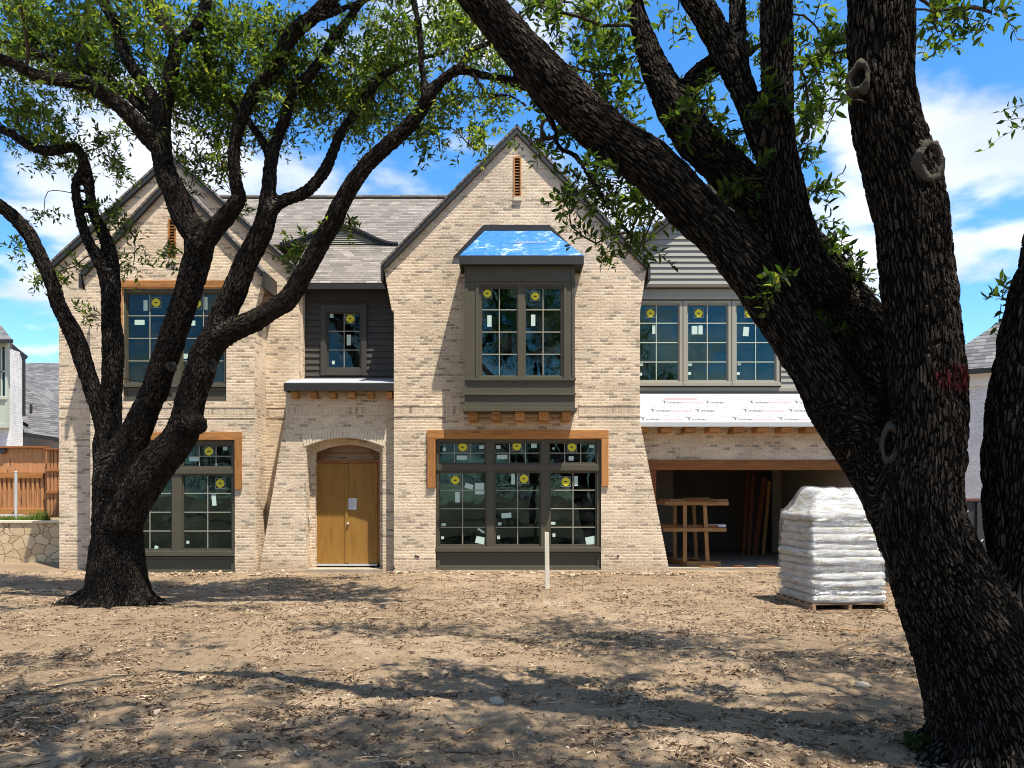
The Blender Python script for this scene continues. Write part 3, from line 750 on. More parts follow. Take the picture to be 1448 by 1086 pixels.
def window(dw, fr, sashes, mat='bronze', glass='glass', sill=None, panel=None, st=(), lb=(), name='window', fw=.03, mull=()):
    """dw: depth of the frame face; fr: frame outline px; sashes: (x0,y0,x1,y1,cols,rows) px; all at depth dw"""
    mb = MB(); x0, y0, x1, y1 = fr
    yF, yB = dw, dw + .16
    holes = [rect(a, b, c, e, dw) for (a, b, c, e, _, _) in sashes]
    yb_ = y1 if panel is None else panel[0] - 1
    mb.plate([rect(x0, y0, x1, yb_, dw)] + holes, yF, yB)
    for (a, b, c, e, nc, nr) in sashes:         # sash stiles set back a little, then muntins
        k = 2.0
        mb.plate([rect(a, b, c, e, dw), rect(a + k, b + k, c - k, e - k, dw)], yF + .045, yF + .10)
        for i in range(1, nc):
            xx = WX(a + (c - a) * i / nc, dw); mb.box(xx - .011, xx + .011, yF + .050, yF + .066, WZ(e - k, dw), WZ(b + k, dw), 1)
        for i in range(1, nr):
            zz = WZ(b + (e - b) * i / nr, dw); mb.box(WX(a + k, dw), WX(c - k, dw), yF + .052, yF + .068, zz - .011, zz + .011, 1)
    for (a, b, c, e) in mull: mb.box(WX(a, dw), WX(c, dw), yF - .025, yF - .001, WZ(e, dw), WZ(b, dw))
    if sill: mb.box(WX(x0 - 1, dw), WX(x1 + 1, dw), yF - .06, yF + .02, WZ(sill[1], dw), WZ(sill[0], dw))
    if panel:
        p0, p1 = panel
        mb.box(WX(x0, dw), WX(x1, dw), yF + .03, yB, WZ(p1, dw), WZ(p0, dw) - .001)
        mb.plate([rect(x0, p0, x1, p1, dw), rect(x0 + 5, p0 + 4, x1 - 5, p1 - 6, dw)], yF - .004, yF + .029)
        mb.box(WX(x0, dw), WX(x1, dw), yF - .04, yF - .005, WZ(p1, dw), WZ(p1 - 4, dw))
    w = mb.build(name, [M[mat], M['sageframe'] if mat != 'sageframe' else M['palegreen']], house, bevel=.004)
    for (a, b, c, e, nc, nr) in sashes:
        g = MB(); g.box(WX(a + 1, dw), WX(c - 1, dw), yF + .072, yF + .078, WZ(e - 1, dw), WZ(b + 1, dw)); g.build('pane', M[glass], w)
    for (x, y) in st: sticker(w, WX(x, dw), WZ(y, dw), yF + .071)
    for L in lb:
        x, y, ww, hh_ = L[:4]; paperlab(w, WX(x - ww / 2, dw), WZ(y + hh_ / 2, dw), WX(x + ww / 2, dw), WZ(y - hh_ / 2, dw), yF + .071, L[4] if len(L) > 4 else 0)
    return w
# big ground floor window of the main gable
dw = YA + .05
window(dw, (617, 622, 849, 806), [(620, 625, 687, 656, 3, 2), (698.5, 625, 765, 656, 3, 2), (776, 625, 844, 656, 3, 2), (620, 667, 688, 772, 2, 4), (699, 667, 765, 772, 2, 4), (777, 667, 844, 772, 2, 4)],
       sill=(774, 780), panel=(781, 807), mull=[(617, 657, 849, 665.5)],
       st=[(643.5, 679), (741, 677), (800.5, 681), (731, 630.5), (809, 632), (654, 632)],
       lb=[(628, 635, 4, 5), (653, 647, 15, 6), (681, 632, 7, 5), (704.5, 632, 6, 5), (710, 646, 15, 6), (755, 629.5, 8, 7), (808, 648, 7, 6), (837, 631, 7, 4), (783, 634, 3, 3),
           (646.5, 703, 6.5, 15), (678, 691, 13, 16), (663, 687.5, 12, 7, .3), (725.5, 677.5, 5, 15), (815, 680, 5, 14), (716, 729, 14, 7, -.08), (706.5, 741, 5, 4), (627, 742, 6, 4), (625.5, 760.5, 4, 4), (705, 760, 4, 5),
           (679, 764, 13, 10, .2), (680, 750.5, 11, 3, .6), (782.5, 740, 6, 4), (783.5, 757, 4, 5), (835.5, 764.5, 14, 11, -.2)])
# lower left window
dw = YL1 + .05
window(dw, (168, 623, 332, 812), [(178, 629, 243, 661, 3, 2), (257, 629, 328, 661, 3, 2), (178, 671, 243, 778, 2, 4), (257, 671, 328, 778, 2, 4)], sill=(780, 786), panel=(787, 812.5), mull=[(168, 662, 332, 670)],
       st=[(294, 638), (310, 683.5), (207, 637)], lb=[(317, 634, 6, 5), (273, 649, 14, 6), (301, 707, 6, 16, -.1), (264, 767, 4, 4), (219, 775, 5, 6, .4), (228, 633, 6, 5)])
# upper left window
window(dw, (174, 408, 320, 567), [(178, 414, 243, 542, 2, 4), (256, 414, 317, 542, 2, 4)], sill=(544, 548), panel=(548.5, 567), mull=[(243.5, 408, 255.5, 567)],
       st=[(219, 427), (277, 428)], lb=[(204, 431, 6, 15), (195.5, 455, 14, 7), (289, 428, 6, 18), (271, 456, 7, 7), (261, 503, 6, 7), (261, 528, 4, 9)])
# small window in the dark siding
dw = YD - .05
window(dw, (458, 437, 514, 527), [(462, 441, 510, 521, 2, 3)], mat='darksiding', st=[(494.5, 450)], lb=[(468, 445, 5, 7), (492.5, 480, 6, 15), (470.5, 512, 4, 5)], mull=[(453.5, 431, 460.5, 531), (511.5, 431, 518.5, 531), (460.6, 431, 511.4, 438.5), (460.6, 523, 511.4, 531)])
# three windows over the garage
dw = YGU - .05
for (a, c, stx, lb) in ((896, 961, 920.5, [(925.5, 465, 5, 13), (907.5, 514.5, 5, 4), (906.5, 528.5, 4, 4)]), (971.5, 1030, 989, [(983, 466, 8, 12), (991.5, 465.5, 6, 13), (976.5, 514.5, 6, 4), (976, 527.5, 4, 4)]), (1040.5, 1098, 1060, [(1056, 468, 8, 13, .1), (1046.5, 514, 5, 3.5), (1045, 527.5, 4, 4)])):
    window(dw, (a - 5.2, 425, c + 4.3, 545), [(a, 429, c, 539, 2, 4)], mat='sageframe', glass='glassblue', st=[(stx, 442)], lb=lb, sill=(541, 546))
# timber surrounds
def timber(x0, y0, x1, y1, dd, post=False, depth=.12, mat=None):
    mb = MB(); mb.box(WX(x0, dd), WX(x1, dd), dd - .05, dd + depth, WZ(y1, dd), WZ(y0, dd))
    mb.build('timber_post' if post else 'timber_lintel', M[mat or ('cedarpost' if post else 'cedar')], house, bevel=.008)
timber(604, 608, 860.5, 620.5, YA); timber(604.3, 620.7, 616, 690, YA, True); timber(850.5, 620.7, 860.2, 688, YA, True)
timber(156, 611, 342.5, 622.5, YL1); timber(332.5, 622.7, 342.2, 692, YL1, True); timber(156.3, 622.7, 167.5, 692, YL1, True)
timber(170, 397, 328, 407.5, YL1); timber(320.5, 407.7, 327.7, 470, YL1, True); timber(170.2, 407.7, 173.5, 470, YL1, True)
timber(915, 650, 1222, 664.5, YG + .02, depth=.25, mat='cedardark'); timber(915.4, 664.7, 927.5, 808, YG + .05, True, .2, 'cedardarkpost')
# gable vents
for (x0, y0, x1, y1, dd) in ((727, 222, 736, 279, YA), (239, 310, 248, 366, YL1)):
    mb = MB(); mb.plate([rect(x0 - 1, y0, x1 + 1, y1, dd), rect(x0 + 1, y0 + 2, x1 - 1, y1 - 2, dd)], dd - .02, dd + .12)
    v = mb.build('gable_vent', M['cedarpost'], house); mb = MB(); z = WZ(y1 - 3, dd)
    while z < WZ(y0 + 3, dd):
        mb.add([(WX(x0 + 1, dd), dd + .0, z - .03), (WX(x1 - 1, dd), dd + .0, z - .03), (WX(x1 - 1, dd), dd + .08, z + .035), (WX(x0 + 1, dd), dd + .08, z + .035), (WX(x0 + 1, dd), dd + .0, z - .012), (WX(x1 - 1, dd), dd + .0, z - .012)], [(0, 1, 2, 3), (4, 5, 1, 0), (4, 3, 2, 5)]); z += .072
    mb.build('louvre', M['cedar'], v); mb = MB(); mb.box(WX(x0 - 1, dd), WX(x1 + 1.5, dd), dd - .05, dd + .12, WZ(y1 + 5.5, dd), WZ(y1 + .2, dd)); mb.build('vent_sill', M['stonecap'], v)

# --- oriel bay
db = YA - .62
mb = MB()
zb0, zb1 = WZ(578, db), WZ(368, db); xa, xb = WX(657, db), WX(813, db)
win = rect(677, 403, 797, 534, db)
mb.plate([rect(657, 400, 813, 538, db), win], db, db + .06)
mb.box(xa, xb, db - .001, db + .06, WZ(399.8, db), zb1)                       # head board
mb.plate([rect(660, 378, 810, 398, db), rect(663, 380, 807, 396, db)], db - .015, db - .002)
mb.box(xa, xb, db, db + .06, zb0, WZ(538.2, db))
for y0, y1 in ((534.5, 538.5), (556, 559)): mb.box(xa - .02, xb + .02, db - .045, db - .001, WZ(y1, db), WZ(y0, db))
mb.box(xa - .04, xb + .04, db - .07, YA, WZ(582, db), WZ(577, db)); mb.box(xa, xb, db + .061, YA, zb0 + .001, zb0 + .05)
for xx in (xa, xb - .06): mb.box(xx, xx + .06, db + .061, YA + .02, zb0 + .051, zb1)
for (a, c) in ((657, 661.5), (672.5, 677), (797, 801.5), (808.5, 813)): mb.box(WX(a, db), WX(c, db), db - .018, db - .002, WZ(534, db), WZ(400, db))
for (a, c) in ((657, 661), (809, 813)): mb.box(WX(a, db), WX(c, db), db - .012, db - .002, WZ(556, db), WZ(539, db)); 
bay = mb.build('bay_window', M['bronze'], house, bevel=.004)
mb = MB(); mb.plate([win, rect(680, 406, 732, 532, db), rect(742, 406, 794, 532, db)], db + .02, db + .10)
for a, c in ((680, 732), (742, 794)):
    mb.plate([rect(a, 406, c, 532, db), rect(a + 1.6, 407.6, c - 1.6, 530.4, db)], db + .05, db + .09)
    xx = WX((a + c) / 2, db); mb.box(xx - .011, xx + .011, db + .048, db + .064, WZ(530, db), WZ(408, db), 1)
    for i in range(1, 4):
        zz = WZ(406 + 126 * i / 4, db); mb.box(WX(a + 1, db), WX(c - 1, db), db + .05, db + .066, zz - .011, zz + .011, 1)
mb.build('window_frame', [M['bronze'], M['sageframe']], bay, bevel=.004)
for a, c in ((680, 732), (742, 794)):
    g = MB(); g.box(WX(a + .5, db), WX(c - .5, db), db + .070, db + .076, WZ(531.5, db), WZ(406.5, db)); g.build('pane', M['glassblue'], bay)
for x, y in ((689, 414), (757, 418)): sticker(bay, WX(x, db), WZ(y, db), db + .069, .095)
for x, y, w_, h_ in ((692, 453, 6, 16), (754, 452, 6, 16)): paperlab(bay, WX(x - w_ / 2, db), WZ(y + h_ / 2, db), WX(x + w_ / 2, db), WZ(y - h_ / 2, db), db + .069)
for x0, x1 in ((662, 675), (695, 707.5), (728, 742), (762, 776), (795, 808)):
    mb = MB(); mb.box(WX(x0, db), WX(x1, db), db + .03, YA + .05, WZ(594, db), WZ(582.3, db)); mb.build('bracket', M['cedar'], bay, bevel=.008)
# bay roof, hipped, in blue membrane with black flashing on the brick
de = db - .14
e0, e1 = P(650, 361, de), P(825, 361, de); t0, t1 = P(686, 326, YA - .03), P(778, 326, YA - .03)
w0, w1 = Vector((e0.x, YA - .03, e0.z)), Vector((e1.x, YA - .03, e1.z))
mb = MB(); nn = 10
v = []
for j in range(nn + 1):
    for i in range(nn + 1):
        s, t = i / nn, j / nn; p = (e0.lerp(e1, s)).lerp(t0.lerp(t1, s), t); k = (fbm(p.x * 3, p.z * 4, 1, 3, 3) * .012) if 0 < i < nn and 0 < j < nn else 0
        v.append(p + Vector((0, -.6, .6)) * float(k))
mb.add(v, [(j * (nn + 1) + i, j * (nn + 1) + i + 1, (j + 1) * (nn + 1) + i + 1, (j + 1) * (nn + 1) + i) for j in range(nn) for i in range(nn)])
mb.add([e0, w0, t0], [(0, 1, 2)][::-1]); mb.add([e1, t1, w1], [(0, 1, 2)])
mb.build('bay_roof', M['blue'], bay)
mb = MB(); mb.box(e0.x - .01, e1.x + .01, de - .02, de + .03, e0.z - .22, e0.z - .01); mb.box(e0.x - .01, e0.x + .05, de + .031, YA, e0.z - .22, e0.z - .01); mb.box(e1.x - .05, e1.x + .01, de + .031, YA, e0.z - .22, e0.z - .01)
mb.box(e0.x + .06, e1.x - .06, de + .031, YA, e0.z - .20, e0.z - .17); mb.build('bay_fascia', M['fascia'], bay, bevel=.006)
mb = MB(); q = px([(641, 364), (684, 318.5), (777, 319), (819, 360), (812, 360), (774, 327.5), (688, 327), (650, 364)], YA); mb.plate([q], YA - .045, YA - .002); mb.build('flashing', M['black'], bay)
mb = MB()                                                  # pale lettering on the membrane
pu2 = ((t0 + t1) / 2 - (e0 + e1) / 2).normalized(); n2 = Vector((1, 0, 0)).cross(pu2)
def onbay(x, v_, off=.022):
    o = Vector((x, e0.y, e0.z)) + pu2 * v_ + n2 * off
    return Matrix(((1, pu2.x, n2.x, o.x), (0, pu2.y, n2.y, o.y), (0, pu2.z, n2.z, o.z), (0, 0, 0, 1)))
merged('lettering', [lettering('winnumelect', M['white_under'], .15, onbay(WX(730, de), .5), bay)], bay)

# --- entrance
d = YB + .50
mb = MB(); mb.box(WX(446.5, d), WX(489, d), d, d + .045, WZ(797, d), WZ(655, d)); dr = mb.build('door', M['ply'], house, bevel=.003)
mb = MB(); mb.box(WX(491.5, d), WX(533.5, d), d + .002, d + .047, WZ(797, d), WZ(655, d)); dr2 = mb.build('door', M['ply'], house, bevel=.003)
mb = MB(); mb.box(WX(488, d), WX(492.5, d), d - .02, d - .001, WZ(796, d), WZ(656, d)); mb.build('astragal', M['ply'], dr)
mb = MB(); mb.obox(P(498, 712.5, d) - Vector((0, .004, 0)), (12.5 * d / F, .002, 16 * d / F), (0, .02, 0))
for k in range(9): 
    w_ = random.uniform(4, 9.5); mb.obox(P(493.5 + w_ / 2, 706 + k * 1.5, d) - Vector((0, .007, 0)), (w_ * d / F, .001, .006), m=1)
mb.build('notice', [M['paper'], M['inkgrey']], dr2)
mb = MB(); c = P(492.5, 740.5, d); mb.tube([c + Vector((0, .0, 0)), c + Vector((0, -.03, 0)), c + Vector((0, -.05, 0)), c + Vector((0, -.065, 0))], [.018, .018, .03, .022], 12); mb.build('handle', M['pvc'], dr2, smooth=True)
mb = MB()
mb.box(WX(443, d), WX(446, d), d - .03, d + .10, WZ(797, d), WZ(655, d)); mb.box(WX(534, d), WX(537.5, d), d - .03, d + .10, WZ(797, d), WZ(655, d)); mb.box(WX(443, d), WX(537.5, d), d - .032, d + .10, WZ(654.6, d), WZ(650.5, d))
mb.build('door_frame', M['cedardark'], house)
mb = MB(); mb.box(WX(440, d), WX(540, d), d + .11, d + .14, WZ(655, d), WZ(622, d)); 
mb.build('transom_sheet', M['palletwood'], house)
mb = MB()
for a, b in (((447, 654), (452, 640)), ((452, 651), (470, 632)), ((533, 652), (521, 633)), ((449, 640), (533, 640))): mb.beam(P(*a, d + .02), P(*b, d + .02), .05, .03)
mb.build('bracing', M['cedardark'], house)
mb = MB(); mb.box(WX(446, d), WX(534, d), d - .05, d + .04, WZ(800, d), WZ(797.3, d)); mb.build('threshold', M['galv'], house)
mb = MB(); mb.box(WX(434, YB), WX(541, YB), YB - .03, d + .5, -.05, WZ(805, YB)); mb.build('porch_slab', M['concrete'], house)
mb = MB(); c = P(438, 735, YB + .2); c.x = WX(433, YB) + .02
mb.obox(c + Vector((.015, 0, .1)), (.03, .07, .10)); mb.tube([c + Vector((.03, .06 * math.cos(a), .0 + .10 * math.sin(a))) for a in [i * math.pi / 8 for i in range(17)]], .012, 6); mb.build('electrical_box', [M['pvc']], house)
for (x, y, dd) in ((588, 786, YA), (591, 787, YA), (874, 786, YA), (123, 798, YL2), (557, 803, YA)):
    mb = MB(); c = P(x, y, dd); mb.tube([c + Vector((0, .05, 0)), c + Vector((0, -.018, -.004))], .026, 8); mb.build('pipe_stub', M['rubber'], house)

# --- inside: slabs, ceilings, garage
mb = MB(); mb.box(WX(84, YL2) + .3, WX(1250, YG) - .3, 19.75, YBACK, -.1, .02)
mb.build('floor_slab', M['concrete'], house)
mb = MB(); mb.box(WX(885, YG), WX(1216, YG), YG - .05, 19.9, -.12, WZ(808.5, YG)); mb.build('garage_apron', M['concrete'], house)
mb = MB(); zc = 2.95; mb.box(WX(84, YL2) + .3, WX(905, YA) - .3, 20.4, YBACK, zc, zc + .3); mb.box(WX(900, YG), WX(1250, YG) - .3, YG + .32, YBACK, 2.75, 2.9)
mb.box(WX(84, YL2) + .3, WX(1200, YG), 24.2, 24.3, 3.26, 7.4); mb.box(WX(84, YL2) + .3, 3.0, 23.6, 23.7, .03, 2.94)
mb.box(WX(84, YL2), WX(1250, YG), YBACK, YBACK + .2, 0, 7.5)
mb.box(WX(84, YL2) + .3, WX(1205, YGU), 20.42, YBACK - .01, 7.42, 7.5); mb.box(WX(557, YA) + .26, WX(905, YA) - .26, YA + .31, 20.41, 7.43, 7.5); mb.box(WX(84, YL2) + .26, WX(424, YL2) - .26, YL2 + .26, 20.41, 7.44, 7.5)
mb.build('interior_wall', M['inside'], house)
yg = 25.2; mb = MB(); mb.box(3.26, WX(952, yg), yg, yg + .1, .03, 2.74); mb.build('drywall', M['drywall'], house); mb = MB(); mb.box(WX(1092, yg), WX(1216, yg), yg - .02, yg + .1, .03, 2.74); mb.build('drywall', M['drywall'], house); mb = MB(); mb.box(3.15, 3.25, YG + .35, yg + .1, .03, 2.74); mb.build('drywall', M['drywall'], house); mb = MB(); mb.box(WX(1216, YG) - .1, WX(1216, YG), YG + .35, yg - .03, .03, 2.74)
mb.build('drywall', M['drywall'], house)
mb = MB()
for k in range(9): mb.box(-1.6 + k * .41, -1.6 + k * .41 + .04, 22.0, 22.09, .03, 2.94)
mb.build('wall_stud', M['lumberpost'], house)
# ================================================================== THINGS ABOUT THE SITE
# cutting rack in the garage
dR = 20.3
rack = thing('lumber_rack', (WX(970, dR), dR, 0.02), 'raw wood work rack with two shelves standing in the open garage', 'rack')
x0, x1 = WX(942, dR), WX(1016, dR); yb = dR + 1.25; z0 = .025
zt, zm = WZ(712, dR), WZ(749, dR)
mb = MB(); mb.beam((x0 - .05, dR, zt), (WX(1030, dR), dR, zt), .05, .10); mb.build('top_rail', M['lumber'], rack, bevel=.004)
mb = MB(); mb.beam((x0 - .1, yb, zt), (WX(1012, dR), yb, zt), .05, .10); mb.build('top_rail', M['lumber'], rack, bevel=.004)
mb = MB(); mb.beam((x0 - .08, dR, zm), (WX(1027, dR), dR, zm), .05, .10); mb.build('shelf_rail', M['lumber'], rack, bevel=.004)
mb = MB(); mb.beam((x0 - .1, yb, zm), (WX(1010, dR), yb, zm), .05, .10); mb.build('shelf_rail', M['lumber'], rack, bevel=.004)
for yy in (dR + .052, yb + .052):
    for xx, lean in ((WX(969, dR), .0), (WX(998, dR), .06)):
        mb = MB(); mb.beam((xx + lean, yy, z0 + .1), (xx - lean * .3, yy, zt + .05), .10, .05); mb.build('post', M['lumberpost'], rack, bevel=.004)
mb = MB(); mb.beam((WX(971, dR), dR, z0 + .06), (WX(1019, dR), dR, z0 + .06), .05, .13); mb.beam((WX(950, dR), yb, z0 + .06), (WX(1005, dR), yb, z0 + .06), .05, .13)
mb.beam((WX(970, dR), dR + .03, z0 + .07), (WX(950, dR), yb - .03, z0 + .07), .05, .14); mb.beam((WX(1000, dR), dR + .08, z0 + .06), (WX(990, dR), yb - .03, z0 + .06), .05, .10); mb.build('foot_frame', M['lumber'], rack, bevel=.004)
plk = [('long dark plank lying across the top rails of the work rack', 'cedardark', zt + .075, 937, 1015, .20, .16), ('pale ended board on top of the work rack, nearest its front', 'lumber', zt + .070, 950, 1031, .14, .03), ('thin offcut lying at an angle on the top of the work rack', 'lumber', zt + .110, 975, 1004, .10, .30),
       ('reddish plank lying on the lower shelf of the work rack', 'cedardark', zm + .075, 935, 1017, .24, .10), ('white tipped board sticking out of the lower shelf of the work rack', 'whitepaint', zm + .085, 1000, 1028, .16, .02)]
for lab, mt, z, a, b, w, sk in plk:
    mb = MB(); mb.beam((WX(a, dR), dR + .32 + sk, z + .012), (WX(b, dR), dR + .12, z + .012), w, .07)
    tag(mb.build('board', M[mt], origin=(WX((a + b) / 2, dR), dR + .2, z - .02), bevel=.003), lab, 'board', 'boards on the work rack')
yg = 25.2
for k, (xb_, xt_, lab) in enumerate(((1052, 1060, 'dark narrow board leaning in the back of the garage, leftmost of four'), (1061, 1067, 'dark board leaning in the back of the garage, second from the left of four'), (1072, 1083, 'wide dark board leaning in the back of the garage, third from the left of four'), (1086, 1090, 'board with a pale edge leaning by the drywall at the back of the garage'))):
    mb = MB(); mb.beam((WX(xb_, 24), 24.1 + .12 * k, .03), (WX(xt_, 24.8), 24.95, 2.65 - .1 * k), .10 + .06 * (k == 2), .04, up=(0, 1, 0))
    tag(mb.build('leaning_board', M['lumberpost' if k == 3 else 'cedardarkpost'], origin=(WX(xb_, 24), 24.1, .03)), lab, 'board', 'boards leaning in the garage')
for k, (x, y, w, rz, lab) in enumerate(((1000, 19.95, .42, .2, 'short dark offcut on the garage floor in front of the work rack'), (1042, 20.1, .30, -.4, 'small offcut on the garage floor near the middle of the doorway'), (1084, 20.0, .5, .1, 'dark scrap board on the garage floor beside the bag pallet'))):
    mb = MB(); c = Vector((WX(x, y), y, .045)); mb.obox(c, (w, .09, .035), (0, .05, rz)); tag(mb.build('offcut', M['cedardark'], origin=c, bevel=.003), lab, 'offcut', 'offcuts on the garage floor')
# a pale board behind the lower left window
mb = MB(); mb.beam((WX(283, 19.6), 19.6, .03), (WX(284, 19.9), 19.85, WZ(700, 19.8)), .36, .02, up=(0, 1, 0))
tag(mb.build('leaning_board', M['strip'], origin=(WX(283, 19.6), 19.6, .03)), 'pale yellowish board leaning inside the lower left window', 'board')

# wrapped pallet of bags
cX, cY = WX(1149, 12.75), 12.75; gp = gz(cX + .6, cY + .6)
pal = thing('bag_pallet', (cX + .65, cY + .65, gp), 'pallet of white bags stacked high under clear stretch film beside the right oak', 'pallet')
yaw = math.radians(4); Rz = Matrix.Rotation(yaw, 3, 'Z')
W_, D_ = 1.30, 1.45
mb = MB()
def pp(x, y, z): return Vector((cX, cY, gp)) + Rz @ Vector((x, y, 0)) + Vector((0, 0, z))
def pbox(mb, x0, x1, y0, y1, z0, z1, m=0):
    v = [pp(x, y, z) for z in (z0, z1) for y in (y0, y1) for x in (x0, x1)]
    mb.add(v, [(0, 2, 3, 1), (4, 5, 7, 6), (0, 1, 5, 4), (2, 6, 7, 3), (0, 4, 6, 2), (1, 3, 7, 5)], m)
for k in range(7): pbox(mb, .01, W_ - .01, .01 + k * .232, .10 + k * .232 - .0, .10, .122)
for xx in (.0, W_ / 2 - .03, W_ - .06): pbox(mb, xx, xx + .06, .0, D_, .02, .098)
for yy in (.0, D_ - .1): pbox(mb, 0, W_, yy, yy + .1, -.03, .018)
mb.build('wooden_pallet', M['palletwood'], pal, bevel=.003)
NL = 12; LH = .126
for L in range(NL):
    mb = MB(); nu, nv = 56, 7; v = []; z0 = .125 + L * LH
    t = L / (NL - 1); back = .26 * max(0, t - .45) * 1.1; inset = .02 * math.sin(L * 2.1) + .03 * t
    ox, oy = random.uniform(-.02, .02), random.uniform(-.015, .015)
    if L in (6, 7): ox -= .04
    per = []
    hx, hy = W_ / 2 - inset, D_ / 2 - inset - back / 2
    for i in range(nu):
        a = 2 * math.pi * i / nu; c, s = math.cos(a), math.sin(a); e = .16
        per.append((math.copysign(abs(c) ** e, c) * hx, math.copysign(abs(s) ** e, s) * hy))
    for j in range(nv):
        w = j / (nv - 1) * 2 - 1; sc_ = 1 - .055 * abs(w) ** 3.4
        for (x, y) in per:
            x2, y2 = W_ / 2 + x * sc_ + ox, D_ / 2 + y * sc_ + oy - back * .0
            nz = float(fbm(x2 * 3.1, y2 * 3.1, L * 5.3, 3, 4)); n2 = float(fbm(x2 * 9, y2 * 9, L * 3 + j * .5, 2, 8))
            v.append(pp(x2 + nz * .022, y2 + nz * .022 + n2 * .006, z0 + (w * .5 + .5) * LH * 1.03 + nz * .020 + .012 * math.sin(x2 * 5 + L)))
    f = [(j * nu + i, j * nu + (i + 1) % nu, (j + 1) * nu + (i + 1) % nu, (j + 1) * nu + i) for j in range(nv - 1) for i in range(nu)]
    f += [tuple(range(nu - 1, -1, -1)), tuple(range((nv - 1) * nu, nv * nu))]
    mb.add(v, f); mb.build('bag_layer', M['bag'], pal, smooth=True)
def hump(k, y): 
    q = min(1, max(0, (1 - k) / .5)); return .45 * (q * q * (3 - 2 * q)) * (.75 + .25 * y / D_)
# gathered film: hugs the stack and bunches over the top
mb = MB(); nu, nv = 96, 44; v = []; H_ = .125 + NL * LH
for j in range(nv):
    q = j / (nv - 1)
    for i in range(nu):
        a = 2 * math.pi * i / nu; c, s = math.cos(a), math.sin(a); e = .17
        if q < .72:
            z = .128 + (q / .72) * (H_ - .118); k = 1.0; t = q / .72
        else:
            z = H_ + .01; k = 1 - (q - .72) / .28; t = 1.0
        back = .26 * max(0, t - .45) * 1.1; g = 0.022
        x = W_ / 2 + math.copysign(abs(c) ** e, c) * (W_ / 2 - .03 * t + g) * max(k, .02); y = D_ / 2 + math.copysign(abs(s) ** e, s) * (D_ / 2 - back / 2 + g) * max(k, .02)
        nz = float(fbm(x * 2.3 + z * 1.5, y * 2.3 - z * 1.5, z * 2, 3, 14)); bl = .012 * math.cos(2 * math.pi * (z - .125) / LH) if q < .72 else 0
        x += (nz * .016 - bl) * c; y += (nz * .016 - bl) * s
        if q >= .72: z += hump(k, y) + .012 + .05 * float(fbm(x * 5, y * 5, 0, 3, 2)) * (1 - k)
        v.append(pp(x, y, z))
mb.add(v, [(j * nu + i, j * nu + (i + 1) % nu, (j + 1) * nu + (i + 1) % nu, (j + 1) * nu + i) for j in range(nv - 1) for i in range(nu)])
mb.build('stretch_film', M['film'], pal, smooth=True)
mb = MB(); nu, nv = 72, 26; v = []                             # white slip sheet over the top layer
for j in range(nv):
    k = 1 - j / (nv - 1)
    for i in range(nu):
        a = 2 * math.pi * i / nu; c, s = math.cos(a), math.sin(a); e = .18
        x = W_ / 2 + math.copysign(abs(c) ** e, c) * (W_ / 2 - .05) * max(k, .02); y = D_ / 2 + math.copysign(abs(s) ** e, s) * (D_ / 2 - .2) * max(k, .02)
        v.append(pp(x, y, H_ + hump(k, y) + .05 * float(fbm(x * 5, y * 5, 0, 3, 2)) * (1 - k) + .02 * float(fbm(x * 14, y * 14, 0, 2, 6))))
mb.add(v, [(j * nu + i, j * nu + (i + 1) % nu, (j + 1) * nu + (i + 1) % nu, (j + 1) * nu + i) for j in range(nv - 1) for i in range(nu)])
mb.build('top_sheet', M['bag'], pal, smooth=True)

# survey stake
ds = 15.45; c = P(774, 834, ds); c.z = gz(c.x, c.y)
mb = MB(); hw = .046; top = c + Vector((-.012, 0, WZ(752, ds) - c.z))
v = [c + Vector((a * hw * 1.0, b * hw * .8, -.15)) for b in (-1, 1) for a in (-1, 1)] + [top + Vector((a * hw * .92, b * hw * .75, (-.02 if a > 0 else 0))) for b in (-1, 1) for a in (-1, 1)]
mb.add(v, [(0, 2, 3, 1), (4, 5, 7, 6), (0, 1, 5, 4), (2, 6, 7, 3), (0, 4, 6, 2), (1, 3, 7, 5)])
tag(mb.build('stake', M['palewood'], origin=c, bevel=.006), 'pale square stake standing in the dirt before the large front window', 'stake')

# retaining wall, cedar fence and steel post at the left
dwl = 21.8; xw0, xw1 = -24.0, WX(90, dwl)
rw = thing('retaining_wall', (xw1 - 2, dwl, 0), 'low tan flagstone retaining wall under the cedar fence', 'wall')
mb = MB(); ztw = WZ(736.5, dwl); v = []
mb.box(xw0, xw1 + .6, dwl, dwl + .4, -.2, ztw - .07); mb.build('stone_facing', M['stone'], rw)
mb = MB(); mb.box(xw0, xw1 + .6, dwl - .04, dwl + .44, ztw - .068, ztw); mb.build('capstone', M['stonecap'], rw, bevel=.01)
mb = MB(); mb.box(-40, xw1 + .55, dwl + .42, 60, -.2, ztw - .05)
o = mb.build('raised_yard', M['dirt']); o['kind'] = 'structure'
df = 22.9
fen = thing('fence', (WX(40, df), df, ztw), 'new orange cedar board fence on top of the flagstone wall', 'fence')
mb = MB(); x = WX(-160, df); xe = WX(66, df); zt_, zb_ = WZ(634, df), WZ(727, df)
while x < xe - .02:
    w = .135 + random.uniform(-.004, .004); mb.box(x, min(x + w, xe), df + random.uniform(-.004, .004), df + .018, zb_ + random.uniform(0, .02), zt_); x += w + .006
mb.build('board_panel', M['fence'], fen)
mb = MB(); x = WX(-160, df); zr1 = WZ(672, df)
while x < xe - .1: mb.box(x, x + .07, df - .052, df - .008, zb_ + .04, zr1 - .06); x += .14
mb.build('batten', M['fence'], fen)
for ya, yb_ in ((668, 676.5), (719, 727)):
    mb = MB(); mb.box(WX(-160, df), xe - .05, df - .09, df - .01, WZ(yb_, df), WZ(ya, df)); mb.build('rail', M['cedar'], fen, bevel=.005)
